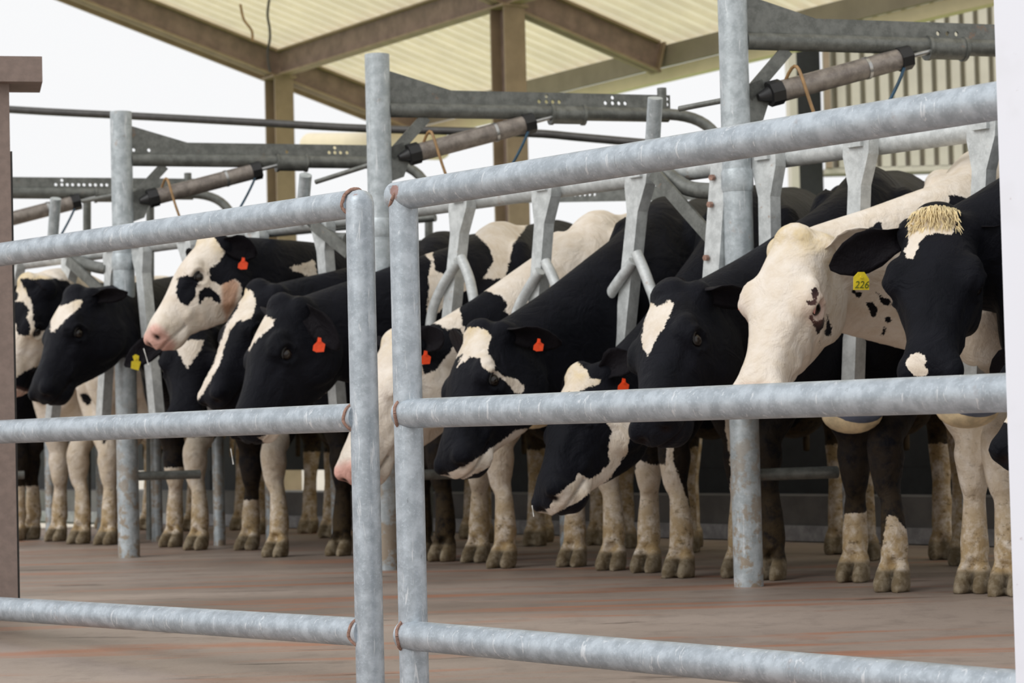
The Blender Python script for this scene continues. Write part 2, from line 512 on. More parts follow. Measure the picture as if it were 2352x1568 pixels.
    mb = MB(); mb.tube([c0, c0+(c1-c0)*.03, c1], [.03, .13, .13], 16); o = mb.build('cream_duct', M['cream_trim'], None, True); tag(o, 'cream rounded duct seen beyond the left stall arm', 'duct')
barn()

def side_wall():
    Y = 22.0
    x0 = P(1893, 300, Y).x; x1 = P(2620, 300, Y).x; z0 = P(2000, 385, Y).z; z1 = P(2000, -260, Y).z
    n = 36; vs = []; fs = []
    prof = [(0, .0), (.58, .0), (.66, .12), (.92, .12)]
    cols = []
    pit = (x1-x0)/22
    for i in range(22):
        for (a, h) in prof: cols.append((x0+(i+a)*pit, Y-.0+h))
    for z in (z0, z1):
        for (x, y) in cols: vs.append((x, y, z))
    for z in (z0, z1):
        for (x, y) in cols: vs.append((x, y+.01, z))
    n = len(cols)
    for i in range(n-1):
        fs.append((i, i+1, n+i+1, n+i)); fs.append((2*n+i, 3*n+i, 3*n+i+1, 2*n+i+1))
    o = link_mesh('wall_right', vs, fs, M['wall_sheet']); tag(o, kind='structure')
    mb = MB(); mb.box(((x0+x1)/2, Y+.15, z0-.02), x1-x0, .3, .05); o = mb.build('trim_3', M['wall_sheet']); tag(o, kind='structure')
    # dark panel below the cladding
    mb = MB(); mb.box(((x0+x1)/2+.4, Y+.3, (z0-.2)/2-.1), x1-x0+.8, .3, z0); o = mb.build('wall_back', M['dark_panel']); tag(o, kind='structure')
    # dark doorway left of the cladding: black box in place of its unlit inside
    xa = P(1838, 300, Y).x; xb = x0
    mb = MB(); mb.box(((xa+xb)/2, Y+.4, (z1)/2+.3), xb-xa, .5, z1); o = mb.build('door_void_1', M['dark_panel']); tag(o, kind='structure')
    xa2 = P(1820, 300, Y).x
    mb = MB(); mb.box(((xa+xa2)/2, Y+.3, z1/2+.3), xa-xa2, .3, z1); o = mb.build('trim_4', M['wall_sheet']); tag(o, kind='structure')
    mb = MB(); mb.box((x0+.03, Y-.06, (z1+z0)/2), .05, .06, z1-z0); o = mb.build('trim_5', M['roof_steel']); tag(o, kind='structure')
side_wall()

# ================================================================== GATES
def gate(name, label, ends, stile_px, spots, right):
    """ends: [(xl,yl,Yl),(xr,yr,Yr)] for the three rails"""
    sp = [(tuple(P(x, y, Y)), r) for (x, y, Y, r) in spots]
    mat = galv_material(name+'_galvanised', srgb(160, 169, 177), srgb(188, 197, 205), .25, .5, True, sp)
    R_ = .034
    (sx0, sy0, sY), (sx1, sy1) = stile_px
    top = P(sx0, sy0, sY); zb = floor_z(sY)+.005
    # foot of the stile: straight below its top
    bot = Vector((top.x, top.y, zb))
    root = empty('gate', bot); tag(root, label, 'gate')
    def rail(a, b, trim=True):
        mb = MB(); N = 24
        pts = [a+(b-a)*(i/N) for i in range(N+1)]
        mb.tube(pts, R_, 32); return mb.build('rail', mat, root, True)
    rl = []
    for (a, b) in ends:
        pa = P(*a); pb = P(*b)
        if right: pb = pb+(pb-pa).normalized()*.06
        rl.append((pa, pb))
    # stile with the top rail
    if not right:
        # rounded corner: one pipe for the stile, cap elbow on the top
        pa, pb = rl[0]
        d = (pb-pa).normalized()
        mb = MB(); e = top
        pts = [pa+(e-pa)*(i/24) for i in range(24)]
        mb.tube(pts+[e-d*.02, ], R_, 32); mb.build('rail', mat, root, True)
        mb = MB(); mb.tube([bot, bot+(top-bot)*.5, top-Vector((0, 0, .02)), top+Vector((0, 0, .002)), top+Vector((0, 0, .018)), top+Vector((0, 0, .028)), top+Vector((0, 0, .032))], [R_]*4+[R_*.86, R_*.5, .002], 32); mb.build('stile', mat, root, True)
        wl_ = [(top-d*.036, -d)]
    else:
        pa, pb = rl[0]; d = (pb-pa).normalized()
        mb = MB(); pts = [top-d*.03]+[top+(pb-top)*(i/24) for i in range(1, 25)]; mb.tube(pts, R_, 32); mb.build('rail', mat, root, True)
        mb = MB(); mb.tube([bot, bot+(top-bot)*.5, top-Vector((0, 0, .02)), top+Vector((0, 0, .022))], [R_]*4, 32); mb.build('stile', mat, root, True)
        wl_ = [(top+d*.012-Vector((0, 0, .02)), (d-Vector((0, 0, 1))).normalized())]
    for (pa, pb) in rl[1:]:
        rail(pa, pb)
        e = pb if not right else pa; dd = (pa-pb).normalized() if not right else (pb-pa).normalized()
        wl_.append((e+dd*.030, dd))
    for (c, d) in wl_:
        # rough weld bead round the rail end
        ref = Vector((0, 0, 1)) if abs(d.z) < .9 else Vector((1, 0, 0))
        u = d.cross(ref).normalized(); w = d.cross(u)
        pts = []
        for k in range(33):
            a = 2*math.pi*k/32
            rr = R_*1.02+.0015*math.sin(9*a)+.001*math.sin(23*a)
            bow = .028*(1-abs(math.cos(a)))*(1 if not right else 1)
            pts.append(c+u*(math.cos(a)*rr)+w*(math.sin(a)*rr)+d*(.006*math.sin(5*a)*.3-.012+(.012*math.sin(a)**2)*-1))
        mb = MB(); mb.tube(pts, .0045, 8, False); mb.build('weld_bead', M['weld'], root, True)
    return root
YL = [6.92, 5.73]
gate('left_gate', 'left galvanised pipe gate with rounded top corner and three rails', [
    ((-120, 602, 7.16), (828, 465, 5.70)),
    ((-120, 996.5, 7.16), (826, 958, 5.70)),
    ((-120, 1390, 7.16), (838, 1451.5, 5.70))],
    ((826, 466, 5.70), (850, 1568)),
    [(715, 468, 5.85, .008), (755, 462, 5.78, .008), (672, 1446, 5.90, .007), (746, 1455, 5.79, .007), (812, 440, 5.66, .014), (800, 958, 5.7, .008), (822, 1450, 5.7, .008)], False)
gate('right_gate', 'right galvanised pipe gate with square top corner, hinged to the white post', [
    ((905, 450, 5.58), (2308, 228.5, 4.15)),
    ((925, 950, 5.56), (2318, 901, 4.14)),
    ((930, 1458, 5.56), (2336, 1583, 4.14))],
    ((926, 449, 5.56), (950, 1568)),
    [(905, 440, 5.53, .016), (1000, 1469, 5.45, .005), (1092, 1476, 5.33, .005), (930, 1440, 5.54, .012)], True)

def posts():
    # white post on the right
    a = P(2308, 784, 4.05); w = .26; an = math.radians(13)
    u = Vector((math.cos(an), -math.sin(an), 0)); v = Vector((math.sin(an), math.cos(an), 0))
    c = Vector((a.x, 4.05, 0))+u*(w/2)+v*(w/2); zb = floor_z(4.1)
    mb = MB(); mb.box((c.x, c.y, zb+1.5), w, w, 3.0, (u, v, Vector((0, 0, 1))))
    o = mb.build('gate_post', M['white_post'], loc=(c.x, c.y, zb))
    bpy.context.view_layer.update()
    tag(o, 'white painted square post at the right edge of the photo', 'post')
    # brown post on the left with a beam end on it
    Y = 7.45
    xr = P(31, 784, Y).x; zt = P(10, 192, Y).z
    r = empty('brown_post', (xr-.09, Y+.08, 0)); tag(r, 'brown painted steel post with a short beam end on top, at the left edge', 'post')
    u = Vector((math.cos(.23), math.sin(.23), 0)); v = Vector((-u.y, u.x, 0)); Z_ = Vector((0, 0, 1))
    c = Vector((xr, Y, 0))-u*.09+v*.08
    mb = MB(); mb.box(c+Z_*(zt/2), .18, .16, zt, (u, v, Z_)); mb.build('column', M['brown_steel'], r)
    b0 = P(100, 155, Y); hz = P(50, 122, Y).z-P(50, 180, Y).z
    mb = MB(); mb.box(Vector((b0.x, Y-.02, zt+hz/2))-u*.25+v*.12, .5, .24, hz, (u, v, Z_)); mb.build('beam_end', M['brown_steel'], r)
    mb = MB(); mb.box(c+u*.094+v*.04+Z_*(zt/2-.1), .010, .03, zt-.2, (u, v, Z_)); mb.build('edge_strip', M['airline'], r)
posts()

# ================================================================== STALL FRAMES
ARMD = Vector((.949, .315, 0)).normalized()
def stall_frame(px, label, holes, has_post=True, cyl_label=None):
    Y = row_depth(px); base = PZ(px, Y, 0)
    root = empty('stall_post', base); tag(root, label, 'stall post', 'tall galvanised stall posts with swing arms')
    Z1 = Vector((0, 0, 1)); H_ = 2.075
    mb = MB(); mb.tube([base, base+Z1*.7, base+Z1*1.4, base+Z1*H_], .05, 32); mb.build('post', M['post'], root, True)
    mb = MB(); mb.tube([base+Z1*1.335, base+Z1*1.35, base+Z1*1.40, base+Z1*1.41], [.0515, .055, .055, .0515], 32); mb.build('collar', M['post'], root, True)
    def A(s, z, off=0.0): return base + ARMD*s + Vector((0, 0, z)) + Vector((ARMD.y, -ARMD.x, 0))*off
    # arm: tube with a perforated plate standing on it, gusset at the post
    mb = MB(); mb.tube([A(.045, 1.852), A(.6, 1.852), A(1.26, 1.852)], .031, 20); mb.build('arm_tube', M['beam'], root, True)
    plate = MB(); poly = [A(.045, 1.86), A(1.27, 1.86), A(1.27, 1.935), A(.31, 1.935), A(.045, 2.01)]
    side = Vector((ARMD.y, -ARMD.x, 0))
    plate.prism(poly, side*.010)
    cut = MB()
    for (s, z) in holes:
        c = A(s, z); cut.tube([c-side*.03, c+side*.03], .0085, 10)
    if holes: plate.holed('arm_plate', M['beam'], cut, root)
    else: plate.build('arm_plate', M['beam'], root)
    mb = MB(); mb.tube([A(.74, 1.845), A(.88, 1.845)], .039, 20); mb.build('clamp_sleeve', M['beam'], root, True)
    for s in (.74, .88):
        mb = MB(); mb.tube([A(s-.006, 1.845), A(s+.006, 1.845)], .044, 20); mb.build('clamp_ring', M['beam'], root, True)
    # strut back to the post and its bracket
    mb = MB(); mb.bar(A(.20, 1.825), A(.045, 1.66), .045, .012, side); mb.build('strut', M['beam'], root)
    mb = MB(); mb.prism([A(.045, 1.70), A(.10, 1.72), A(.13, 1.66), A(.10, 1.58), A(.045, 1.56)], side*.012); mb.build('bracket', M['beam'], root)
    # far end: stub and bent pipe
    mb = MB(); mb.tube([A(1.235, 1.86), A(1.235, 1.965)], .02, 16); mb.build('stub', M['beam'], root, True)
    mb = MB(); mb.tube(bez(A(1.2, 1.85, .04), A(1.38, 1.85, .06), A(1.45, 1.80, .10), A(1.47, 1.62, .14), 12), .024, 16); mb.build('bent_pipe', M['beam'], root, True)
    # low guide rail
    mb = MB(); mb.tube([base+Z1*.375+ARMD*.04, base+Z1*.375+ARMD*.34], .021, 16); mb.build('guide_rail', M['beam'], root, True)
    # pneumatic cylinder under the arm
    cy = empty('air_cylinder', A(.17, 1.70)); tag(cy, cyl_label, 'air cylinder', 'air cylinders under the swing arms')
    a = A(.15, 1.675, .02); b = A(.62, 1.80, .02); dcy = (b-a).normalized()
    mb = MB(); mb.tube([a, b], .037, 24); mb.build('barrel', M['alu'], cy, True)
    mb = MB(); mb.tube([a-dcy*.035, a+dcy*.012], .044, 8); mb.build('end_cap', M['black_plastic'], cy)
    mb = MB(); mb.tube([b-dcy*.01, b+dcy*.035], .044, 8); mb.build('end_cap', M['black_plastic'], cy)
    mb = MB(); mb.tube([a-dcy*.075, a-dcy*.03], [.012, .03], 12); mb.build('clevis', M['black_plastic'], cy, True)
    mb = MB(); mb.tube([b+dcy*.03, b+dcy*.16], .009, 10); mb.build('rod', M['rod'], cy, True)
    c = a+(b-a)*.72
    mb = MB(); mb.tube([c-dcy*.006, c+dcy*.006], .0395, 24); mb.build('strap', M['rod'], cy, True)
    mb = MB(); mb.tube(bez(b+dcy*.02, b+Vector((.02, -.03, -.02)), b+Vector((-.02, -.05, -.12)), b+Vector((-.12, -.03, -.26)), 10), .006, 8)
    mb.build('hose', M['hose_blue'], cy, True)
    mb = MB(); mb.tube(bez(a+dcy*.03+Z1*.03, a+Vector((.08, -.05, .16)), a+Vector((.06, -.08, .02)), a+Vector((.16, -.05, -.20)), 12), .006, 8)
    mb.build('hose', M['hose_tan'], cy, True)
    return root
def hole_s(base_px, pxs):
    Y = row_depth(base_px); b = PZ(base_px, Y, 1.9); out = []
    for (x, up) in pxs:
        best = min(((abs(proj(b+ARMD*(k*.004))[0]-x), k*.004) for k in range(340)))[1]
        out.append((best, 1.897))
        if up: out.append((best, 1.920))
    return out
stall_frame(-95, 'stall post outside the left edge with a perforated arm reaching into view', hole_s(-95, [(142, 0), (155, 1), (168, 0), (181, 0), (194, 0), (207, 0), (220, 0), (233, 0), (246, 0), (258, 0)]), cyl_label='air cylinder of the leftmost arm, mostly outside the photo')
stall_frame(297, 'shortest looking tall stall post, third of the way in from the left, with its arm', hole_s(297, [(324, 0), (359, 0), (676, 0), (773, 0), (786, 1), (800, 0), (814, 0)]), cyl_label='grey air cylinder under the left swing arm')
stall_frame(893, 'tall stall post behind the gap between the gates, with its arm', hole_s(893, [(1263, 0), (1279, 1), (1294, 0), (1309, 0), (1415, 0), (1430, 1), (1445, 0), (1460, 0), (1555, 1)]), cyl_label='grey air cylinder under the middle swing arm')
stall_frame(1720, 'tallest stall post on the right reaching past the top of the photo', hole_s(1720, [(2190, 0), (2210, 0), (2230, 0)]), cyl_label='grey air cylinder with blue and tan hoses under the right swing arm')

def head_rail():
    a = row_pt(-300, 1.447, .10); b = row_pt(2700, 1.447, .10)
    mb = MB(); N = 30
    mb.tube([a+(b-a)*(i/N) for i in range(N+1)], .036, 24)
    o = mb.build('head_rail', M['white_steel'], None, True, loc=tuple(a)); tag(o, 'long pale head rail running behind the stall posts over the necks', 'rail')
    # air line behind
    pts = [P(-60, 246, 13.6), P(100, 256, 13.4), P(300, 266, 13.2), P(600, 282, 12.8), P(860, 296, 12.5), P(1200, 305, 12.1), P(1330, 315, 12.0), P(1500, 330, 11.8), P(1700, 345, 11.6)]
    mb = MB(); mb.tube(catmull(pts, 4), .021, 12); o = mb.build('air_line', M['airline'], None, True); tag(o, 'long dark air line sagging behind the swing arms', 'pipe')
    # second rail with holes across the rear
    for k, (x0, x1, y0, y1, Y) in enumerate(((930, 1600, 455, 442, 11.9),)):
        A_ = P(x0, y0, Y+.4); B_ = P(x1, y1, Y-.4); up = Vector((0, 0, 1))
        pl = MB(); pl.bar(A_, B_, .01, .07)
        cut = MB(); d = (B_-A_).normalized(); s_ = Vector((d.y, -d.x, 0))
        for q in range(7):
            c = A_+(B_-A_)*((1310+q*11-x0)/(x1-x0)); cut.tube([c-s_*.03, c+s_*.03], .0085, 10)
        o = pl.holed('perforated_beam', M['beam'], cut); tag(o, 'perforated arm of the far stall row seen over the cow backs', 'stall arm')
    for (x, y0, y1, Y, lb) in ((985, 440, 560, 12.6, 'far stall upright seen right of the gate gap'), (345, 455, 600, 13.0, 'far stall upright right of the left tall stall post'), (200, 450, 560, 13.0, 'far stall upright left of the left tall stall post')):
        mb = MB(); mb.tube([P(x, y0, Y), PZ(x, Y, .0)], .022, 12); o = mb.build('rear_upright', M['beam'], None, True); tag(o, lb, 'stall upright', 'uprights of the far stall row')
    pts = [P(600, 395, 13), P(640, 520, 13), P(800, 525, 12.8), P(960, 512, 12.7)]
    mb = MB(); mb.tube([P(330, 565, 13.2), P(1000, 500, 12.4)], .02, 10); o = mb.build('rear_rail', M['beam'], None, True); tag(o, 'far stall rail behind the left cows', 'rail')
head_rail()

def divider(xt, yt, xb, zb, label, arms=None, group='stall dividers hanging from the head rail'):
    top = row_pt(xt, 1.47, 0.03); Yb = row_depth(xb)+.03
    bot = PZ(xb, Yb, zb)
    root = empty('stall_divider', bot); tag(root, label, 'stall divider', group)
    d = (bot-top).normalized(); side = ROWD
    g = top+d*.16
    nrm = Vector((-side.y, side.x, 0))
    mb = MB(); mb.prism([top-side*.055, top+side*.055, top+d*.06+side*.055, g+side*.028, g-side*.028, top+d*.06-side*.055], nrm*.05); mb.build('gusset', M['white_steel'], root)
    mb = MB(); mb.bar(top+d*.1, bot, .056, .05, nrm); mb.build('bar', M['white_steel'], root)
    mb = MB(); mb.box(top+Vector((0, 0, .01))-nrm*.03, .06, .02, .09, (side, nrm, Vector((0, 0, 1)))); mb.build('clamp_plate', M['white_steel'], root)
    for pts in (arms or []):
        q = [P(x, y, row_depth(x)-.03) for (x, y) in pts]
        mb = MB(); mb.tube(catmull(q, 5), .020, 16); mb.build('neck_bar', M['white_steel'], root, True)
    return root
divider(38, 615, 8, .62, 'stall divider just right of the brown post')
divider(167, 600, 118, .62, 'stall divider between the brown post and the left tall post')
divider(262, 585, 236, .62, 'stall divider touching the left tall post on its left')
divider(322, 575, 362, .62, 'stall divider touching the left tall post on its right')
divider(428, 560, 500, .62, 'stall divider behind the raised white head')
divider(588, 545, 622, .62, 'stall divider behind the raised dark ear with the orange tag')
divider(740, 512, 778, .62, 'stall divider just left of the left gate stile')
divider(1065, 470, 1028, .85, 'forked stall divider just right of the right gate stile', [[(1052, 600), (1015, 660), (992, 720), (985, 800)], [(1058, 590), (1078, 640), (1090, 700)]])
divider(1257, 440, 1226, .80, 'forked stall divider over the white neck', [[(1240, 622), (1210, 670), (1185, 725), (1180, 800)], [(1252, 600), (1275, 650), (1292, 720), (1298, 920)]])
divider(1474, 410, 1418, .62, 'forked stall divider over the long black neck', [[(1455, 600), (1405, 670), (1384, 720), (1376, 800), (1368, 900)], [(1462, 580), (1490, 650), (1508, 720), (1504, 900)]])
divider(1765, 375, 1775, .62, 'stall divider touching the right tall post on its right')
divider(1978, 345, 1958, .62, 'stall divider left of the black head with the blonde topknot')
divider(2266, 290, 2236, .62, 'stall divider beside the white gate post')

def lower_posts():
    for (x, y, lb) in ((8, 1236, 'short lower stall post behind the brown post'), (118, 1240, 'short lower stall post just right of the brown post'), (236, 1241, 'short lower stall post left of the left tall post'), (362, 1243, 'short lower stall post right of the left tall post'),
                       (505, 1252, 'short lower stall post between the pale legs below the black heads'), (625, 1250, 'short lower stall post beside the widest pale leg'), (776, 1248, 'short lower stall post below the pink nose'),
                       (1303, 1272, 'short lower stall post below the lowest hanging head'), (1492, 1256, 'short lower stall post left of the half black leg'), (1957, 1290, 'short lower stall post behind the black legs'), (2233, 1300, 'short lower stall post beside the white leg on the right')):
        g = ground(x, y); a = Vector((g.x, g.y, 0))
        mb = MB(); mb.tube([a, a+Vector((0, 0, .3)), a+Vector((0, 0, .60))], .030, 20)
        o = mb.build('lower_post', M['post'], None, True, loc=tuple(a)); tag(o, lb, 'post', 'short lower stall posts')
lower_posts()

def extras():
    # bolted channel left of the right tall post
    Y = row_depth(1655)-.06
    a = P(1668, 300, Y); b = P(1643, 640, Y); c = P(1636, 900, Y)
    r = empty('channel_post', c); tag(r, 'bolted pale channel left of the right tall post', 'channel')
    d = (b-a).normalized(); nrm = Vector((-ROWD.y, ROWD.x, 0))
    mb = MB(); mb.bar(a, b, .075, .05, nrm); mb.build('channel', M['white_steel'], r)
    mb = MB(); mb.bar(b-d*.02, c, .056, .04, nrm); mb.build('inner_bar', M['white_steel'], r)
    for yy in (408, 470, 592):
        t = (yy-300)/340
        q = a+(b-a)*t-nrm*.03-ROWD*.015
        mb = MB(); mb.tube([q, q-nrm*.014], .011, 6); mb.build('bolt', M['weld'], r)
    a = P(1686, 226, Y-.05); b = P(1692, 300, Y-.05)
    pl = MB(); pl.bar(a, b, .055, .008, Vector((0, 1, 0)))
    o = pl.build('drilled_plate', M['white_steel']); tag(o, 'small drilled steel plate clamped left of the right tall post', 'plate')
    for (x, y) in ((1680, 235), (1697, 232), (1679, 248), (1695, 248), (1681, 266), (1682, 284)):
        q = P(x, y, Y-.056); mb = MB(); mb.tube([q, q+Vector((0, -.004, 0))], .0035, 8); mb.build('bolt_hole', M['black_plastic'], o)
    lab = [('stub pipe rising over the right gate rail left of the right tall post', 1505, 225), ('stub pipe rising behind the left gate rail near its corner', 702, 402), ('stub pipe rising behind the left gate rail near the brown post', 128, 456)]
    for (lb, x, y) in lab:
        Y = row_depth(x)-.02
        q = P(x, y, Y); q2 = row_pt(x-10, 1.45, .06)
        mb = MB(); mb.tube([q2, q], .027, 20); o = mb.build('stub_pipe', M['post'], None, True); tag(o, lb, 'pipe', 'stub pipes on the head rail')
    br = [('flat brace and pipe between divider and channel, left of the right tall post', [(1500, 395), (1632, 545)], [(1530, 398), (1580, 432), (1650, 440)]),
          ('flat brace and pipe right of the stub behind the left gate rail', [(718, 515), (800, 580)], [(715, 505), (760, 545), (800, 550)]),
          ('flat brace and pipe left of the left tall post', [(155, 598), (246, 680)], [(170, 597), (215, 612), (250, 618)])]
    for (lb, f, p) in br:
        q = [P(x, y, row_depth(x)-.05) for (x, y) in f]; w = [P(x, y, row_depth(x)+.02) for (x, y) in p]
        r = empty('brace', q[1]); tag(r, lb, 'brace', 'braces on the head rail')
        mb = MB(); mb.bar(q[0], q[1], .012, .055, Vector((0, -1, .2))); 
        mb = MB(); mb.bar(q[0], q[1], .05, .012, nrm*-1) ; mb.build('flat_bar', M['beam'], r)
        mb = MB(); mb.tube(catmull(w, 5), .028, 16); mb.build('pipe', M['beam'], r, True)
    rods = [('thin control rod reaching the right tall post', (1560, 250), (1690, 225)), ('thin control rod behind the left gate corner', (725, 418), (860, 375)), ('thin control rod left of the left tall post', (190, 462), (280, 445))]
    for (lb, u, v) in rods:
        Y = row_depth(v[0])
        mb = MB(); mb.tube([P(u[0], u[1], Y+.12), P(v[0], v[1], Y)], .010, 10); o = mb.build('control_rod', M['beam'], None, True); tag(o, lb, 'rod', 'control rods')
    # feed bowls whose undersides show below the middle gate rail
    for (x, y, Y, lb) in ((1957, 950, 7.75, 'blue grey bowl with cream rim under the right gate, beside the black legs'), (2222, 935, 7.3, 'blue grey bowl with cream rim beside the white post'), (1222, 945, 9.0, 'small grey bowl below the black head with the white face stripes')):
        c = P(x, y, Y); r = empty('feed_bowl', c-Vector((0, 0, .06))); tag(r, lb, 'bowl', 'bowls behind the right gate')
        mb = MB(); mb.ball(c, (.10, .075, .065), 24); mb.build('cup', M['bowl_rim'], r, True)
        mb = MB(); mb.ball(c+Vector((.014, -.030, .016)), (.090, .07, .054), 24); mb.build('liner', M['bowl_in'], r, True)
extras()

# ================================================================== COWS
VOX = .0125
def ring(c, u, v, hw, hu, hd, jw=1.0, n=22, flat=.85):
    """egg shaped cross-section: c centre line, u width axis, v height axis, hu up, hd down, jw width factor at the bottom"""
    out = []
    for k in range(n):
        a = 2*math.pi*k/n
        ca, sa = math.cos(a), math.sin(a)
        x = hw*math.copysign(abs(ca)**flat, ca); z = (hu if sa > 0 else hd)*math.copysign(abs(sa)**flat, sa)
        if sa < 0: x *= 1+(jw-1)*min(1, -sa)**1.2
        out.append(c+u*x+v*z)
    return out
def loft(mb, rings):
    n = len(rings[0]); vs = [p for r in rings for p in r]; fs = []
    for i in range(len(rings)-1):
        for k in range(n): fs.append((i*n+k, i*n+(k+1) % n, (i+1)*n+(k+1) % n, (i+1)*n+k))
    fs.append(tuple(range(n))[::-1]); fs.append(tuple((len(rings)-1)*n+k for k in range(n)))
    mb.add(vs, fs)
def interp_sections(keys, n=40):
    keys = np.array(keys, float); t = np.linspace(keys[0, 0], keys[-1, 0], n)
    cols = []
    for c in range(1, keys.shape[1]):
        # smooth monotone-ish interpolation (cubic hermite with finite differences)
        x, y = keys[:, 0], keys[:, c]; mm = np.gradient(y, x)
        i = np.clip(np.searchsorted(x, t)-1, 0, len(x)-2); h = x[i+1]-x[i]; s = (t-x[i])/h
        cols.append((2*s**3-3*s**2+1)*y[i]+(s**3-2*s**2+s)*h*mm[i]+(-2*s**3+3*s**2)*y[i+1]+(s**3-s**2)*h*mm[i+1])
    return np.stack([t]+cols, 1)

HEAD = interp_sections([
    # y     hw    ztop   zbot  jaw
    (-.06, .055, -.035, -.150, .9),
    (-.02, .072,  .000, -.190, .8),
    (.030, .080,  .018, -.235, .66),
    (.100, .090,  .026, -.265, .58),
    (.170, .101,  .027, -.268, .50),
    (.225, .099,  .021, -.250, .46),
    (.285, .084,  .010, -.222, .48),
    (.345, .068,  .002, -.188, .54),
    (.400, .060, -.002, -.158, .64),
    (.450, .064, -.004, -.142, .76),
    (.492, .068, -.014, -.134, .82),
    (.520, .060, -.032, -.120, .82),
    (.537, .038, -.056, -.098, .8)], 34)

def signed_dist(pts, poly):
    """pixels inside the outline, positive inside"""
    poly = np.array(poly, float); n = len(poly)
    d = np.full(len(pts), 1e9); inside = np.zeros(len(pts), bool)
    for i in range(n):
        a = poly[i]; b = poly[(i+1) % n]; ab = b-a
        t = np.clip(((pts-a)@ab)/max(ab@ab, 1e-9), 0, 1)
        q = a+t[:, None]*ab
        d = np.minimum(d, np.hypot(*(pts-q).T))
        cond = (a[1] > pts[:, 1]) != (b[1] > pts[:, 1])
        with np.errstate(divide='ignore', invalid='ignore'):
            xi = (b[0]-a[0])*(pts[:, 1]-a[1])/(b[1]-a[1])+a[0]
        inside ^= cond & (pts[:, 0] < xi)
    return np.where(inside, d, -d)
_RT = np.array(RT); _UP = np.array(UP); _FW = np.array(FW); _CP = np.array(CP)
def nproj(co):
    v = co-_CP; z = v@_FW
    return np.stack([CX+F*(v@_RT)/z, CY-F*(v@_UP)/z], 1)
def sstep(x, a, b):
    t = np.clip((x-a)/(b-a), 0, 1); return t*t*(3-2*t)

def ear_mesh(mb, base, dirv, face, L=.185, w=.052):
    """leaf shaped cupped ear with thickness; face = the way the hollow looks"""
    dirv = Vector(dirv).normalized(); face = (Vector(face)-dirv*Vector(face).dot(dirv)).normalized(); side = dirv.cross(face).normalized()
    prof = [(0, .5, .9), (.15, .62, 1.0), (.35, .92, .8), (.55, 1.0, .55), (.75, .82, .35), (.9, .5, .2), (1.0, .12, .05)]
    nu = 9; front = []; back = []
    for (t, ww, cup) in prof:
        fr = []; bk = []
        for k in range(nu):
            a = -1+2*k/(nu-1)
            x = side*(a*w*ww); dep = face*(cup*.030*(a*a)-.012*cup)
            droop = -Vector((0, 0, 1))*(.02*t*t)
            p = Vector(base)+dirv*(L*t)+x+dep+droop
            th = .007*(1-.6*abs(a)**3)
            fr.append(p+face*th*.5); bk.append(p-face*th)
        front.append(fr); back.append(bk)
    vs = []; fs = []; n = len(prof)
    for r in front: vs += r
    for r in back: vs += r
    o = n*nu
    for i in range(n-1):
        for k in range(nu-1):
            a = i*nu+k
            fs.append((a, a+1, a+nu+1, a+nu)); fs.append((o+a, o+a+nu, o+a+nu+1, o+a+1))
        fs.append((i*nu, (i+1)*nu, o+(i+1)*nu, o+i*nu)); a = i*nu+nu-1; fs.append((a, o+a, o+a+nu, a+nu))
    for k in range(nu-1):
        fs.append((k, o+k, o+k+1, k+1)); a = (n-1)*nu+k; fs.append((a, a+1, o+a+1, o+a))
    mb.add(vs, fs)
    return [Vector(base)+dirv*(L*.5), face, side]

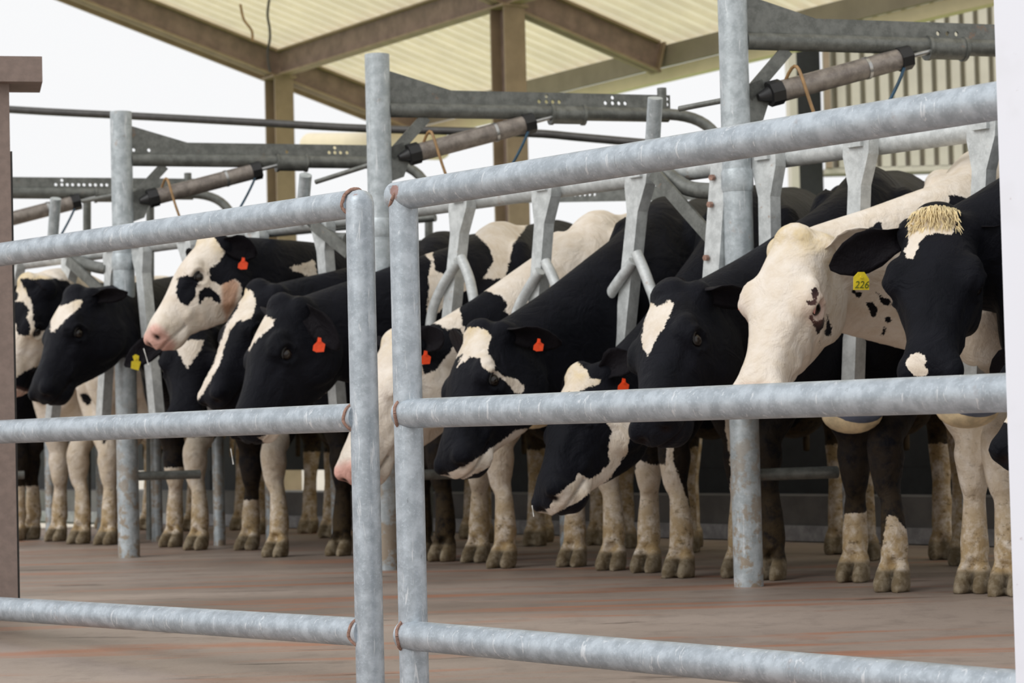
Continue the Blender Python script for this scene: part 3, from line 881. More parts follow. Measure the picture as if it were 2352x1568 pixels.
def build_cow(spec):
    name = 'cow'
    (fl, fr_) = spec['feet']                       # left / right front foot seen in the photo
    FT = [ground(*fl), ground(*fr_)]
    for f in FT: f.z = 0
    mid = (FT[0]+FT[1])/2
    yaw = spec.get('yaw', 13)
    bd = Vector((math.sin(math.radians(yaw)), math.cos(math.radians(yaw)), 0))    # front -> rear
    sd = Vector((bd.y, -bd.x, 0))                                                   # cow's left... to the right in the photo
    Z = Vector((0, 0, 1)); hs = spec.get('h', 1.0)
    raw = MB()
    def B(x, y, z): return mid+sd*x+bd*y+Z*(z*hs)
    # ---- trunk
    T = interp_sections([
        # y    hw   top   bot   bottom factor
        (-.22, .05, 1.02, .84, .8),
        (-.17, .11, 1.12, .74, .8),
        (-.08, .16, 1.24, .67, .75),
        (.05, .195, 1.36, .64, .7),
        (.22, .205, 1.42, .62, .75),
        (.50, .215, 1.43, .61, .85),
        (.85, .235, 1.455, .58, .9),
        (1.15, .235, 1.49, .60, .9),
        (1.38, .225, 1.52, .70, .8),
        (1.58, .19, 1.50, .82, .7),
        (1.72, .12, 1.43, .95, .7)], 26)
    rg = []
    for (y, hw, zt, zb, jw) in T:
        c = B(0, y, zt-(zt-zb)*.42)
        r = []
        for k in range(26):
            a = 2*math.pi*k/26; ca, sa = math.cos(a), math.sin(a)
            x = hw*math.copysign(abs(ca)**.85, ca)
            q = min(1, max(0, (y-.45)/.4))
            if sa > 0: z = (zt-zb)*.42*sa**(1-.3*q); x *= 1-(.35-.18*q)*sa**2
            else: z = (zt-zb)*.58*sa; x *= 1+(jw-1)*(-sa)
            r.append(c+sd*x+Z*(z*hs))
        rg.append(r)
    loft(raw, rg)
    # hip bones, shoulder blades, tail head
    for s in (-1, 1):
        raw.ball(B(s*.175, 1.30, 1.41), (.07, .07, .06), 12)
        raw.ball(B(s*.13, .10, 1.08), (.085, .13, .26), 14, (sd, bd, Z))
        raw.ball(B(s*.12, 1.50, 1.00), (.12, .22, .28), 14, (sd, bd, Z))
        raw.ball(B(s*.155, 0.02, .88), (.07, .10, .14), 12, (sd, bd, Z))
    raw.ball(B(0, .02, .76), (.13, .12, .13), 14, (sd, bd, Z))       # brisket
    raw.ball(B(0, 1.32, .62), (.15, .20, .14), 14, (sd, bd, Z))      # udder
    # ---- legs
    hoofs = []
    def leg(pts, rad, foot, fdir, big=1.0):
        pts = [Vector(p) for p in pts]
        cc = catmull(pts, 5); rr = list(np.interp(np.linspace(0, 1, len(cc)), np.linspace(0, 1, len(rad)), rad))
        raw.tube(cc, [r*big for r in rr], 14)
        # pastern and two claws
        side = Vector((-fdir.y, fdir.x, 0))
        for q in (-1, 1):
            c = foot+side*(q*.031*big)
            rings = []
            for (dz, fy, hwx, fb) in ((.0, .012, .0285, .062), (.028, .008, .0285, .058), (.058, -.006, .026, .046), (.082, -.018, .022, .034)):
                cc2 = c+fdir*(fy*big)+Z*dz*big
                rings.append([cc2+side*(hwx*big*math.cos(2*math.pi*k/14))+fdir*(fb*big*math.sin(2*math.pi*k/14)*(1.12 if math.sin(2*math.pi*k/14) > 0 else .8)) for k in range(14)])
            loft(raw, rings)
        raw.ball(foot-fdir*.050*big+Z*.118, (.020, .020, .018), 8)
    for i, f in enumerate(FT):
        s = -1 if i == 0 else 1
        fd = (-bd+Vector((-.25, 0, 0))).normalized()
        sh = B(s*.145, .06, 1.00); el = B(s*.15, .10, .78)
        kn = f*.82+mid*.18+bd*.02; kn = Vector((kn.x, kn.y, .435*hs)); kn += fd*.012
        fe = Vector((f.x, f.y, .155))-fd*.012
        mid2 = (el+kn)/2; mid2 = Vector((mid2.x, mid2.y, .60))
        kb = Vector((kn.x, kn.y, .385))*.5+Vector((kn.x, kn.y, .385))*.5
        cn = (kn+fe)/2-fd*.008
        past = Vector((f.x, f.y, .095))+fd*.004
        leg([sh, el, mid2, kn+Z*.06, kn-Z*.005, kb-Z*.045, cn, fe+Z*.02, fe-Z*.02, past], [.105, .095, .066, .058, .062, .046, .036, .045, .047, .042], f+fd*.015, fd)
        hoofs.append(f)
    for s in (-1, 1):
        f = B(s*.15+spec.get('hx', 0), 1.50, 0); fd = -bd
        leg([B(s*.15, 1.42, 1.02), B(s*.17, 1.36, .84), B(s*.155, 1.48, .66), B(s*.15, 1.60, .52), B(s*.15, 1.585, .44), B(s*.15, 1.55, .30), B(s*.15, 1.53, .15), B(s*.15, 1.515, .09)],
            [.17, .14, .085, .055, .05, .037, .043, .042], f, fd)
        hoofs.append(f)
    # tail
    raw.tube(catmull([B(0, 1.68, 1.38), B(0, 1.79, 1.30), B(0, 1.82, 1.0), B(0, 1.81, .6), B(0, 1.80, .42)], 5), [.035, .03]+[.02]*8+[.018]*11, 10)
    # ---- head frame
    poll = P(*spec['poll'], spec['hz'])
    mp = spec['muz']; L = spec.get('L', .535)
    # solve the depth of the muzzle so that the head has its true length
    best = None
    for k in range(0, 120):
        Y = spec['hz']-k*.005*spec.get('toward', 1)
        q = P(*mp, Y); e = abs((q-poll).length-L)
        if best is None or e < best[0]: best = (e, q)
        if (q-poll).length > L+.02: break
    mz = best[1]
    hy = (mz-poll).normalized()
    cam_dir = (CP-poll).normalized(); cam_dir = (cam_dir-hy*cam_dir.dot(hy)).normalized()
    outp = hy.cross(cam_dir).normalized()
    if spec.get('face', 'left') == 'left':
        if outp.x > 0: outp = -outp
    else:
        if outp.x < 0: outp = -outp
    tau = math.radians(spec['tau'])
    hz = (outp*math.cos(tau)+cam_dir*math.sin(tau)).normalized()
    hx = hy.cross(hz).normalized()      # lateral
    sc = (mz-poll).length/.535*spec.get('hs', 1.2)
    ysc = (mz-poll).length/.535
    def Hh(x, y, z): return poll+hx*(x*sc)+hy*(y*ysc)+hz*(z*sc)
    rings = []
    for (y, hw, zt, zb, jw) in HEAD:
        zc = zb+(zt-zb)*.66
        c = Hh(0, y, zc)
        rings.append(ring(c, hx, hz, hw*sc, (zt-zc)*sc, (zc-zb)*sc, jw, 26))
    loft(raw, rings)
    ax = (hx, hy, hz)
    raw.ball(Hh(0, .0, -.004), (.058*sc, .045*sc, .038*sc), 14, ax)
    for s in (-1, 1):
        raw.ball(Hh(s*.082, .190, -.018), (.034*sc, .055*sc, .032*sc), 12, ax)
        raw.ball(Hh(s*.060, .135, -.140), (.034*sc, .11*sc, .105*sc), 14, ax)
        raw.ball(Hh(s*.046, .490, -.050), (.030*sc, .044*sc, .034*sc), 12, ax)
        raw.ball(Hh(s*.055, .30, -.10), (.016*sc, .09*sc, .02*sc), 12, ax)
        raw.ball(Hh(s*.066, .005, -.055), (.035*sc, .045*sc, .045*sc), 12, ax)
    raw.ball(Hh(0, .440, -.135), (.046*sc, .06*sc, .024*sc), 12, ax)
    # ---- neck
    n0 = B(0, .18, 1.10); n3 = Hh(0, .015, -.11)
    dist = (n3-n0).length
    back = (n3-n0).normalized()
    t_end = (-hy*.35-hz*.35-back*.8).normalized()
    p1 = n0-bd*(spec.get('nf', .30)*dist)+Z*spec.get('n_up', .0)+back*.05; p2 = n3+t_end*(.36*dist)
    cv = bez(n0, p1, p2, n3, 16)
    rings = []
    for i, p in enumerate(cv):
        t = i/16
        tg = (cv[min(16, i+1)]-cv[max(0, i-1)]).normalized()
        upv = (Z*(1-t)+hz*t*1.0+Z*.2)
        upv = (upv-tg*upv.dot(tg)).normalized(); wv = tg.cross(upv).normalized()
        hw = np.interp(t, [0, .3, .7, 1], [.17, .14, .11, .10])
        hu = np.interp(t, [0, .3, .7, 1], [.28, .21, .15, .115]); hd = np.interp(t, [0, .3, .7, 1], [.40, .33, .24, .16])
        hd *= spec.get('nk', 1)
        rings.append(ring(p, wv, upv, hw, hu, hd, .7, 24, .95))
    loft(raw, rings)
    # ---- remesh into one skin
    me = bpy.data.meshes.new('raw'); me.from_pydata([tuple(v) for v in raw.v], [], raw.f); me.update()
    bm = bmesh.new(); bm.from_mesh(me); bmesh.ops.recalc_face_normals(bm, faces=bm.faces); bm.to_mesh(me); bm.free()
    tmp = bpy.data.objects.new('raw', me); COL.objects.link(tmp)
    r = tmp.modifiers.new('r', 'REMESH'); r.mode = 'VOXEL'; r.voxel_size = VOX; r.adaptivity = 0
    sm = tmp.modifiers.new('s', 'SMOOTH'); sm.factor = .5; sm.iterations = 5
    bpy.context.view_layer.update(); dg = bpy.context.evaluated_depsgraph_get()
    me2 = bpy.data.meshes.new_from_object(tmp.evaluated_get(dg)); bpy.data.objects.remove(tmp)
    # refine the head zone
    bm = bmesh.new(); bm.from_mesh(me2)
    hc = Hh(0, .24, -.1)
    ed = [e for e in bm.edges if ((e.verts[0].co-hc).length < .36 or (e.verts[1].co-hc).length < .36)]
    bmesh.ops.subdivide_edges(bm, edges=ed, cuts=1, use_grid_fill=True, smooth=0)
    hv = [v for v in bm.verts if (v.co-hc).length < .34]
    for _ in range(2): bmesh.ops.smooth_vert(bm, verts=hv, factor=.5, use_axis_x=True, use_axis_y=True, use_axis_z=True)
    bmesh.ops.triangulate(bm, faces=[f for f in bm.faces if len(f.verts) > 4])
    bm.to_mesh(me2); bm.free()
    # head local coordinates and detail displacement
    co = np.empty(len(me2.vertices)*3); me2.vertices.foreach_get('co', co); co = co.reshape(-1, 3)
    nr = np.empty(len(me2.vertices)*3); me2.vertex_normals.foreach_get('vector', nr); nr = nr.reshape(-1, 3)
    A = np.array([list(hx), list(hy), list(hz)]); loc = (co-np.array(poll))@A.T/np.array([sc, ysc, sc])
    lx, ly, lz = loc.T; ax_ = np.abs(lx)
    inh = (ly > -.05) & (ly < .58) & (lz > -.3) & (lz < .1) & (ax_ < .16)
    def g(cx_, cy_, cz_, r): return np.exp(-((ax_-cx_)**2+(ly-cy_)**2+(lz-cz_)**2)/(r*r))*inh
    disp = np.zeros(len(co))
    disp -= .016*g(.040, .528, -.058, .016)          # nostril
    disp += .004*g(.058, .500, -.050, .022)
    eye_c = (.094, .212, -.052)
    disp -= .012*g(*eye_c, .022)
    d_e = np.sqrt((ax_-eye_c[0])**2+(ly-eye_c[1])**2+(lz-eye_c[2])**2)
    disp += .006*np.exp(-((d_e-.034)/.010)**2)*inh*(lz > -.07)
    disp += .004*np.exp(-((d_e-.034)/.009)**2)*inh
    zm = -.098-.16*(.53-ly)                          # mouth line
    mouth = np.exp(-((lz-zm)/.0055)**2)*((ly > .40) & (ly < .55))*inh
    disp -= .0065*mouth
    disp += .003*np.sin(ly*95+lz*20)*np.exp(-((ly-.30)/.10)**2-((lz+.13)/.05)**2)*inh*spec.get('wr', .35)
    disp -= .007*np.exp(-((ly-.30)/.09)**2-((lz+.045-.0*ly)/.022)**2)*inh*(ax_ > .035)    # hollow below the nose ridge
    # neck folds
    nf = (ly < -.02)
    co = co+nr*(disp*sc)[:, None]
    fdv = (-bd+Vector((-.25, 0, 0))).normalized(); cleft = np.zeros(len(co))
    for hf in hoofs[:2]:
        c0 = hf+fdv*.015
        lat = (co[:, 0]-c0.x)*(-fdv.y)+(co[:, 1]-c0.y)*fdv.x; fwd = (co[:, 0]-c0.x)*fdv.x+(co[:, 1]-c0.y)*fdv.y
        w = np.exp(-(lat/.008)**2)*(1-sstep(co[:, 2], .055, .085))*sstep(fwd, .0, .03)*(fwd < .12)
        co[:, 0] -= fdv.x*.026*w; co[:, 1] -= fdv.y*.026*w; cleft = np.maximum(cleft, w)
    me2.vertices.foreach_set('co', co.ravel())
    nskin = len(co)
    # ears join the same mesh
    bm = bmesh.new(); bm.from_mesh(me2)
    bm.faces.ensure_lookup_table()
    emb = MB(); earinfo = []
    for s, key in ((-1, 'ear_l'), (1, 'ear_r')):
        if spec.get(key, 0) is None: earinfo.append(None); continue
        # hx points to either side; make s=-1 the one further left in the photo
        sx = s if (proj(poll+hx*.1)[0] > proj(poll)[0]) else -s
        base = Hh(sx*.088, .012, -.052)
        e = spec.get(key)
        if e:
            tx, ty, dy = e[:3]; tip = P(tx, ty, base.y+dy); dv = tip-base; Lr = min(max(dv.length, .12), .24)
        else: dv = hx*(sx*.9)-hy*.18-hz*.25; Lr = .185
        fc = e[3] if e and len(e) > 3 else None
        face = (RT*fc[0]+UP*fc[1]-FW*fc[2]) if fc else (hy*.75-hz*.1+cam_dir*.5)
        info = ear_mesh(emb, base, dv, face, Lr, .056*spec.get('ew', 1))
        earinfo.append((base, dv.normalized(), info, Lr))
    me_e = bpy.data.meshes.new('e'); me_e.from_pydata([tuple(v) for v in emb.v], [], emb.f); me_e.update()
    k0 = len(bm.verts)
    bm.from_mesh(me_e)
    newf = [f for f in bm.faces if f.verts[0].index < 0 or min(v.index for v in f.verts) >= k0] if False else None
    bm.to_mesh(me2); bm.free(); bpy.data.meshes.remove(me_e)
    nv = len(me2.vertices); co = np.empty(nv*3); me2.vertices.foreach_get('co', co); co = co.reshape(-1, 3)
    # ---- coat
    px = nproj(co)
    s = np.full(nv, 40.0 if spec['base'] == 'b' else -40.0)
    for (kind, poly) in spec.get('coat', []):
        d = signed_dist(px, poly)
        s = np.maximum(s, d) if kind == 'b' else np.minimum(s, -d)
    z = co[:, 2]
    leg_near = np.full(nv, 9.0)
    for hf in hoofs: leg_near = np.minimum(leg_near, np.hypot(co[:, 0]-hf.x, co[:, 1]-hf.y))
    # hind legs are pale from the hock down
    for hf in hoofs[2:]:
        dd = np.hypot(co[:, 0]-hf.x, co[:, 1]-hf.y)
        dl = (spec.get('hock', .45)-z)*500
        s = np.where((dd < .22) & (z < .7), np.minimum(s, -dl), s)
    if spec.get('socks') is not None:
        for hf, zz in zip(hoofs[:2], spec['socks']):
            dd = np.hypot(co[:, 0]-hf.x, co[:, 1]-hf.y)
            dl = (zz-z)*550
            s = np.where((dd < .13) & (z < zz+.08), -dl, s)
    loc = (co-np.array(poll))@A.T/np.array([sc, ysc, sc]); lx, ly, lz = loc.T; ax_ = np.abs(lx)
    skin = np.arange(nv) < nskin
    inh = (ly > -.05) & (ly < .58) & (lz > -.3) & (lz < .1) & (ax_ < .16) & skin
    pinkm = spec.get('pink', 0)
    pad = sstep(ly, .475, .515)*inh*(lz > -.135)
    pink = pad*pinkm
    s = np.where((pad > .5) & (pinkm > 0), -12, s)
    d_e = np.sqrt((ax_-eye_c[0])**2+(ly-eye_c[1])**2+(lz-eye_c[2])**2)
    pink = np.maximum(pink, spec.get('pinkeye', 0)*np.exp(-((d_e)/.035)**2)*inh)
    nos = np.exp(-(((ax_-.040)/.013)**2+((ly-.524)/.018)**2+((lz+.060)/.012)**2))*inh
    dark = np.clip(nos*1.3, 0, 1)
    dark[:nskin] = np.maximum(dark[:nskin], cleft*.75)
    dark = np.maximum(dark, np.exp(-((lz-(-.098-.16*(.53-ly)))/.0040)**2)*((ly > .40) & (ly < .55))*inh*.55)
    if spec.get('earin', 1): dark = np.where(~skin, .35, dark) if spec.get('ear_col', 'b') == 'b' else dark
    s = np.where(~skin, (40 if spec.get('ear_col', 'b') == 'b' else np.clip(s, -40, 40)), s)
    hoof = sstep(-z, -.078, -.062)
    legm = 1-sstep(leg_near, .16, .22)
    hind = np.full(nv, 9.0)
    for hf in hoofs[2:]: hind = np.minimum(hind, np.hypot(co[:, 0]-hf.x, co[:, 1]-hf.y))
    dirt = (1-sstep(z, .08, .56))*1.0*legm
    dirt = np.maximum(dirt, .38*(1-sstep(z, .45, .75))*legm)*skin
    dirt = np.maximum(dirt, (hind < .35)*(z < .95)*1.0)
    yel = spec.get('yel', .15)+.75*np.exp(-((ly-.0)/.06)**2)*inh*(lz > -.08)
    tan = np.zeros(nv)
    for (poly, amt) in spec.get('tan', []): tan = np.maximum(tan, amt*sstep(signed_dist(px, poly), -6, 8))
    for nm, arr in (('coat', np.clip(s, -40, 40)), ('pink', pink), ('dark', dark), ('hoof', hoof), ('dirt', dirt), ('yellow', np.clip(yel, 0, 1)), ('tan', tan)):
        at = me2.attributes.new(nm, 'FLOAT', 'POINT'); at.data.foreach_set('value', np.asarray(arr, dtype=np.float32))
    # origin at the feet
    me2.transform(Matrix.Translation(-mid))
    for p in me2.polygons: p.use_smooth = True
    me2.materials.clear(); me2.materials.append(M['cow']); me2.name = 'cow'
    o = bpy.data.objects.new('cow', me2); COL.objects.link(o); o.location = mid
    tag(o, spec['label'], 'cow', 'dairy cows standing in the stalls')
    # eyes
    for sx in (-1, 1):
        e = MB(); e.ball(Hh(sx*.0865, .212, -.052), .0195*sc, 16); e.build('eye', M['eye'], o, True)
        # upper lid
        lid = MB(); c = Hh(sx*.0865, .212, -.052)
        pts = []
        for k in range(9):
            a = math.radians(-70+140*k/8)
            pts.append(c+hx*(sx*.012*sc)+hy*(math.sin(a)*.023*sc)+hz*(math.cos(a)*.017*sc))
        lid.tube(pts, [.001, .004, .0055, .006, .006, .006, .0055, .004, .001], 8)
        lid.build('eyelid', M['lid_white'] if spec.get('whiteface') else M['lid'], o, True)
    # tags
    for (which, col, txt, tpx) in spec.get('tags', []):
        base, dv, info, Lr = earinfo[which]
        c = P(tpx[0], tpx[1], (base+dv*(Lr*.5)).y-.035)
        sz = tpx[2] if len(tpx) > 2 else .030
        rx = RT*1.0; up_ = UP
        cam2 = (CP-c).normalized()
        mt = M['orange_tag'] if col == 'o' else M['yellow_tag']
        rx = (RT+FW*.25).normalized(); nrm_ = rx.cross(up_)
        mb = MB()
        if txt:
            hw, hh = .026, .028
            poly = [(-hw, -hh), (hw, -hh), (hw, .006), (.010, hh), (-.010, hh), (-hw*.98, .012)]
        elif col == 'o':
            poly = [(-.022, -.016), (-.010, -.022), (.014, -.020), (.018, .004), (.006, .012), (.005, .024), (-.005, .026), (-.008, .012), (-.020, .0)]
        else:
            poly = [(-.018, -.022), (.010, -.030), (.018, .002), (.010, .006), (.012, .024), (-.002, .030), (-.012, .022), (-.006, .006), (-.016, .004)]
        k = sz/.030
        pp = [c+rx*(x*k)+up_*(y*k) for (x, y) in poly]
        mb.prism(pp, nrm_*.003)
        ob = mb.build('ear_tag', mt, o)
        ob['label'] = ('orange' if col == 'o' else 'yellow')+' plastic ear tag'
        mb = MB(); q = c+up_*(.012*k)
        mb.tube([q-nrm_*.006, q+nrm_*.006], .004, 10); mb.build('stud', mt, ob, True)
        if txt:
            cu = bpy.data.curves.new('tag_number', 'FONT'); cu.body = txt; cu.size = .030; cu.align_x = 'CENTER'; cu.align_y = 'CENTER'; cu.extrude = .0004; cu.shear = .25
            to = bpy.data.objects.new('t', cu); COL.objects.link(to)
            bpy.context.view_layer.update()
            mt_ = bpy.data.meshes.new_from_object(to.evaluated_get(bpy.context.evaluated_depsgraph_get())); bpy.data.objects.remove(to)
            sgn = 1 if nrm_.dot(cam2) > 0 else -1
            nn = nrm_*sgn
            mm = Matrix.Identity(4)
            for i in range(3): mm[i][0] = rx[i]; mm[i][1] = up_[i]; mm[i][2] = nn[i]; mm[i][3] = (c-up_*.012+nn*.0022)[i]
            mt_.transform(mm)
            mt_.materials.clear(); mt_.materials.append(M['ink'])
            to = bpy.data.objects.new('tag_number', mt_); COL.objects.link(to); to.parent = ob
    # saliva
    for (x0, y0, x1, y1) in spec.get('drool', []):
        a = P(x0, y0, mz.y-.02); b = P(x1, y1, mz.y-.02)
        mb = MB(); mb.tube([a, a*.5+b*.5, b], [.0022, .0012, .0020], 6); mb.build('saliva', M['saliva'], o, True)
    # topknot of long hair
    if spec.get('tuft'):
        rnd = random.Random(3); mb = MB()
        for k in range(300):
            u = rnd.uniform(-1, 1); v = rnd.uniform(-.3, 1)
            b0 = Hh(u*.055, .005+v*.05, .038-.022*u*u-.02*abs(v)); 
            dr = (hx*(u*.35+rnd.uniform(-.25, .25))+hy*(.9+rnd.uniform(-.2, .2))+hz*.25).normalized()
            ln = rnd.uniform(.018, .042)
            mb.tube([b0, b0+dr*ln*.5+hz*.004, b0+dr*ln-hz*.002], [.0018, .0014, .0004], 5)
        mb.build('topknot', M['blonde'], o, True)
    return o

M['lid'] = simple('black_eyelid', (.013, .012, .013), .5)
M['lid_white'] = simple('pale_eyelid', srgb(205, 150, 140), .5)
M['saliva'] = simple('saliva_strand', (.75, .75, .72), .15)
M['blonde'] = simple('blonde_topknot_hair', srgb(222, 204, 160), .7)

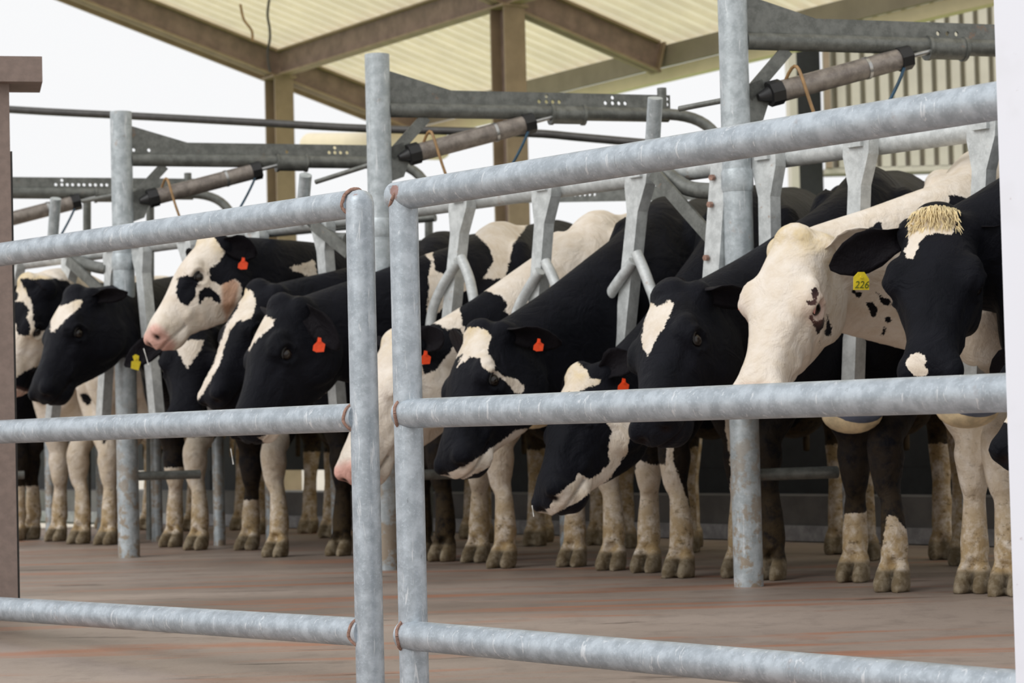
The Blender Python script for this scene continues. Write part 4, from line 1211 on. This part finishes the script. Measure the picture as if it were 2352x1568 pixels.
COWS = [
 dict(label='cow at the far left edge, mostly hidden by the brown post', feet=((40, 1241), (75, 1238)), poll=(-230, 690), muz=(-330, 900), hz=13.4, tau=20, base='b',
      socks=(.30, .30)),
 dict(label='pale cow with black saddle behind the brown post, dirty tan legs', feet=((135, 1242), (188, 1248)), poll=(-110, 680), muz=(-210, 900), hz=12.9, tau=20, base='w',
      coat=[('b', [(88, 640), (96, 622), (150, 608), (150, 636), (100, 652)])]),
 dict(label='white faced cow with black eye patch looking out beside the brown post', feet=((250, 1250), (288, 1247)), poll=(62, 648), muz=(-14, 898), hz=11.45, tau=30, base='w', pink=.6, yel=.2,
      ear_l=(-40, 690, 0), ear_r=(70, 640, .05), ew=.8,
      coat=[('b', [(-60, 640), (20, 655), (42, 672), (40, 690), (28, 696), (-60, 690)]),
            ('b', [(-20, 700), (36, 692), (55, 693), (68, 712), (62, 732), (70, 750), (68, 768), (54, 773), (40, 766), (36, 745), (30, 730), (-20, 726)]),
            ('b', [(45, 640), (120, 640), (250, 650), (250, 740), (100, 760), (84, 762), (76, 735), (74, 700), (60, 668)]),
            ('b', [(30, 872), (60, 850), (110, 835), (170, 860), (175, 900), (120, 945), (30, 950)]),
            ('w', [(150, 632), (186, 628), (246, 690), (230, 700), (205, 690), (190, 660), (170, 668)]),
            ('b', [(184, 905), (200, 902), (212, 920), (202, 930), (192, 925)]), ('b', [(228, 1008), (246, 1008), (240, 1022)])]),
 dict(label='black cow with slanted white forehead star, head reaching left to the brown post', feet=((400, 1255), (458, 1262)), poll=(168, 675), muz=(62, 898), hz=10.95, tau=17, base='b', nk=1.35, hs=1.25, nf=.72, n_up=-.02,
      ear_l=(214, 652, -.02), ear_r=(292, 662, -.1), ew=.75, socks=(.40, .55),
      coat=[('w', [(132, 702), (150, 700), (178, 687), (187, 690), (186, 704), (172, 716), (150, 735), (124, 762), (116, 762), (116, 730), (122, 708)]),
            ]),
 dict(label='black cow facing the camera below the raised white head, white forehead triangle', feet=((575, 1262), (640, 1278)), poll=(448, 745), muz=(422, 960), hz=10.55, tau=85, base='b', n_up=-.05,
      ear_l=(272, 838, .02, (.2, .1, 1)), ear_r=(560, 800, .1), tags=[(0, 'y', None, (312, 832, .036))], h=.98, socks=(.24, .62),
      coat=[('w', [(400, 780), (470, 780), (462, 800), (440, 832), (432, 846), (426, 840), (412, 815)]),
            ('b', [(615, 1010), (640, 1010), (648, 1060), (644, 1100), (632, 1090), (622, 1060)])]),
 dict(label='cow raising its white face with black eye patch, nose pointing left', feet=((785, 1275), (855, 1278)), poll=(472, 556), muz=(320, 765), hz=10.15, hs=1.12, tau=2, base='b', pink=.9, yel=.12, wr=1.2, n_up=.1, whiteface=0,
      ear_l=(420, 575, .25), ear_r=(590, 572, .04, (.3, -.2, 1)), tags=[(1, 'o', None, (559, 606, .032))], drool=[(330, 800, 341, 838)],
      coat=[('w', [(440, 520), (480, 530), (515, 578), (505, 600), (480, 618), (482, 636), (492, 648), (508, 655), (540, 640), (552, 650), (560, 700), (555, 760), (545, 850), (500, 830), (455, 815), (440, 860), (425, 845), (410, 815), (280, 850), (280, 700)]),
            ('b', [(408, 640), (416, 634), (430, 630), (440, 636), (452, 630), (458, 640), (456, 652), (448, 664), (450, 680), (440, 690), (430, 706), (420, 698), (410, 690), (404, 672)]),
            ('b', [(458, 670), (470, 660), (484, 660), (500, 675), (510, 690), (504, 699), (494, 692), (484, 684), (470, 684), (460, 698), (454, 694)]),
            ('b', [(480, 625), (500, 612), (515, 640), (508, 655), (494, 650), (484, 645)]),
            ('w', [(664, 614), (700, 604), (722, 596), (730, 640), (712, 638), (690, 626), (672, 622)])],
      tan=[([(508, 640), (535, 636), (552, 650), (545, 690), (520, 740), (508, 700)], .7)]),
 dict(label='black cow with long white blaze squeezed between two other heads', feet=((968, 1286), (1022, 1288)), poll=(588, 664), muz=(452, 905), hz=9.75, tau=18, base='b',
      ear_l=(620, 640, .2), ear_r=(665, 700, .1), ew=.8,
      coat=[('w', [(551, 655), (566, 662), (580, 672), (588, 690), (584, 714), (576, 732), (560, 735), (544, 738), (527, 760), (515, 800), (505, 835), (488, 865), (470, 898), (455, 920), (446, 922), (444, 905), (462, 885), (488, 840), (505, 790), (520, 745), (545, 710), (550, 685)]),
            ('w', [(625, 696), (636, 692), (643, 702), (636, 704)]),
            ('b', [(535, 660), (546, 660), (548, 690), (536, 684)])]),
 dict(label='big black head with small white star and orange tag, left of the gate stile', feet=((1100, 1290), (1160, 1303)), poll=(640, 700), muz=(522, 985), hz=9.25, tau=18, base='b', L=.56, nk=1.35,
      ear_l=(600, 690, .3), ear_r=(778, 790, -.05, (-.3, -.2, 1)), tags=[(1, 'o', None, (734, 793, .036))], drool=[(530, 1030, 536, 1066)], socks=(.7, .7), n_up=.02,
      coat=[('w', [(596, 727), (612, 726), (632, 732), (626, 748), (604, 768), (586, 785), (572, 805), (571, 790), (580, 768), (590, 745)]),
            ('w', [(592, 1005), (640, 985), (655, 980), (650, 1020), (610, 1020)]),
            ('w', [(730, 920), (752, 902), (800, 905), (800, 940), (730, 940)]),
            ('w', [(966, 540), (1040, 505), (1120, 490), (1220, 505), (1180, 560), (1160, 640), (1110, 640), (1100, 640), (980, 740), (985, 640), (990, 600), (966, 572)]),
            ('b', [(992, 560), (1006, 530), (1040, 520), (1090, 535), (1122, 565), (1134, 600), (1110, 640), (1080, 652), (1040, 640), (1000, 620)])]),
 dict(label='white cow with pink nose, head behind the two gate stiles', feet=((1320, 1300), (1410, 1308)), poll=(905, 782), muz=(768, 1078), hz=8.95, tau=22, base='w', pink=1, yel=.1, L=.57, whiteface=1, nk=1.1,
      ear_l=(880, 760, .25), ear_r=(1010, 752, -.05, (-.6, -.3, .9)), tags=[(1, 'o', None, (978, 822, .032))],
      coat=[('b', [(935, 740), (968, 738), (1000, 742), (1030, 758), (1055, 752), (1065, 770), (1040, 800), (1000, 850), (975, 860), (960, 800)]),
            ('b', [(1055, 700), (1066, 680), (1090, 667), (1120, 668), (1150, 680), (1166, 695), (1158, 715), (1172, 722), (1175, 760), (1140, 790), (1085, 765), (1062, 745)]),
            ('b', [(1105, 560), (1124, 565), (1134, 590), (1130, 615), (1110, 640), (1090, 650), (1080, 640), (1095, 600)]),
            ('b', [(1143, 628), (1150, 628), (1150, 638), (1143, 638)])]),
 dict(label='black cow with branching white face stripes, right of the right gate stile', feet=((1490, 1313), (1565, 1325)), poll=(1095, 762), muz=(1000, 1060), hz=8.4, tau=24, base='b', pink=0, L=.55, nk=1.3,
      ear_l=(1020, 745, .25), ear_r=(1290, 775, -.02, (-.4, -.6, .7)), tags=[(1, 'o', None, (1238, 793, .028))], drool=[], socks=None,
      coat=[('w', [(1058, 770), (1075, 752), (1098, 750), (1118, 758), (1130, 775), (1122, 790), (1122, 812), (1135, 830), (1138, 852), (1160, 864), (1188, 872), (1205, 885), (1200, 905), (1180, 900), (1165, 878), (1140, 862), (1118, 850), (1106, 838), (1104, 822), (1080, 820), (1050, 842), (1062, 812), (1040, 830), (1020, 860), (1028, 830), (1048, 800), (1062, 788)]),
            ('w', [(1190, 985), (1140, 1020), (1100, 1050), (1050, 1078), (1010, 1092), (1040, 1110), (1110, 1080), (1180, 1040), (1215, 985)]),
            ('w', [(1462, 1055), (1500, 1068), (1530, 1066), (1532, 985), (1545, 1005), (1546, 1060), (1570, 1120), (1590, 1180), (1610, 1180), (1640, 1400), (1420, 1400), (1440, 1200)])]),
 dict(label='lowest hanging head, black face with white topknot and white jaw', feet=((1700, 1325), (1775, 1330)), poll=(1326, 862), muz=(1216, 1140), hz=8.15, tau=12, base='b', L=.53, yel=.2, n_up=-.05, wr=.8,
      ear_l=(1290, 830, .25), ear_r=(1452, 800, -.02, (-.3, .0, 1)), tags=[(1, 'o', None, (1433, 886, .030))], drool=[(1222, 1160, 1226, 1186)],
      coat=[('w', [(1270, 830), (1325, 830), (1350, 850), (1352, 868), (1380, 872), (1376, 882), (1345, 892), (1330, 900), (1270, 905)]),
            ('w', [(1386, 960), (1405, 990), (1398, 1030), (1400, 1060), (1380, 1085), (1355, 1100), (1330, 1088), (1318, 1105), (1275, 1140), (1262, 1165), (1225, 1180), (1240, 1200), (1330, 1150), (1400, 1100), (1440, 1040), (1450, 960)]),
            ('w', [(1660, 940), (1720, 940), (1760, 1400), (1650, 1400), (1680, 1080)])],
      tan=[([(1268, 975), (1285, 975), (1290, 1010), (1278, 1020), (1268, 1000)], .6)]),
 dict(label='black cow with heart shaped white forehead star, nose below the middle rail', feet=((1965, 1335), (2055, 1357)), poll=(1532, 672), muz=(1462, 972), hz=7.5, tau=36, base='b', L=.55, socks=None, nk=1.35,
      ear_l=(1600, 572, .22, (.2, .1, 1)), ear_r=(1735, 672, -.02, (-.3, -.7, .6)), tags=[(1, 'o', None, (1710, 700, .028))],
      coat=[('w', [(1494, 694), (1510, 704), (1538, 689), (1548, 695), (1540, 720), (1528, 745), (1512, 770), (1495, 805), (1486, 816), (1478, 800), (1474, 775), (1478, 745), (1486, 715)]),
            ('w', [(1940, 1178), (1968, 1180), (2005, 1172), (2020, 1400), (1900, 1400)]), ('w', [(2040, 1178), (2056, 1188), (2078, 1212), (2096, 1215), (2110, 1400), (1998, 1400), (2018, 1300)])]),
 dict(label='all white face with pink rimmed eye and black specks, before the tall right post', feet=((2240, 1360), (2318, 1366)), poll=(1822, 545), muz=(1712, 905), hz=7.2, tau=55, base='w', pink=.5, yel=.15, L=.56, wr=1.6, hs=1.12, pinkeye=.75, whiteface=1, ear_col='w', nk=1.15,
      ear_l=None, ear_r=(2024, 516, -.12, (.1, -.5, .8)), socks=None,
      coat=[('b', [(1985, 530), (2024, 505), (2026, 530), (2012, 580), (2000, 580), (1998, 552)]),
            ('b', [(1862, 665), (1872, 660), (1880, 675), (1874, 700), (1858, 702), (1850, 692), (1866, 688)]),
            ('b', [(1855, 725), (1864, 722), (1875, 740), (1892, 730), (1893, 748), (1884, 760), (1880, 770), (1870, 750)]),
            ('b', [(1899, 722), (1904, 722), (1906, 748), (1913, 752), (1908, 770), (1892, 770), (1898, 750)]),
            ('b', [(1882, 780), (1885, 792), (1880, 792)]),
            ('b', [(1988, 695), (2005, 692), (2016, 708), (2014, 725), (2004, 727), (1996, 712)]),
            ('b', [(2032, 728), (2044, 726), (2048, 736), (2040, 742), (2032, 740)]),
            ('b', [(2026, 748), (2036, 750), (2034, 762), (2026, 774), (2018, 778), (2026, 764)]),
            ('b', [(1955, 665), (1980, 672), (1978, 682), (1966, 684)]), ('b', [(2008, 670), (2048, 690), (2046, 702), (2030, 702)]),
            ('b', [(2052, 700), (2075, 740), (2100, 750), (2080, 680)]),
            ('b', [(2060, 510), (2078, 512), (2080, 525), (2070, 524)]), ('b', [(2026, 558), (2036, 562), (2034, 574), (2024, 570)]),
            ('b', [(2178, 450), (2190, 448), (2240, 460), (2262, 470), (2262, 560), (2200, 500), (2184, 480)])]),
 dict(label='black cow with blonde topknot and pale nose patch, yellow tag 226', feet=((2470, 1385), (2550, 1392)), poll=(2150, 498), muz=(2128, 848), hz=6.95, tau=80, base='b', pink=.0, L=.56, tuft=1, n_up=.05, nk=1.05,
      ear_l=(1905, 600, .02, (.1, -.25, 1)), ear_r=(2350, 560, .1), ew=1.15, tags=[(0, 'y', '226', (1978, 645, .028))],
      coat=[('w', [(2086, 520), (2110, 480), (2150, 470), (2190, 480), (2200, 505), (2186, 540), (2150, 535), (2128, 540), (2112, 558), (2098, 594), (2084, 592), (2076, 578), (2086, 556)]),
            ('w', [(2080, 832), (2090, 815), (2108, 808), (2126, 818), (2126, 832), (2122, 842), (2135, 855), (2125, 865), (2098, 862), (2086, 850)]),
            ('w', [(2240, 790), (2262, 740), (2264, 730), (2262, 790), (2260, 820), (2230, 860), (2222, 850)])],
      ),
 dict(label='cow whose dark and white muzzle peeks out beside the white post', feet=((2700, 1400), (2780, 1405)), poll=(2440, 740), muz=(2316, 1000), hz=6.7, tau=45, base='b', pink=.0, L=.56,
      coat=[('w', [(2240, 990), (2262, 940), (2330, 920), (2330, 972), (2298, 968), (2290, 978), (2276, 985)])],
      tan=[]),
]
for _sp in COWS:
    build_cow(_sp)
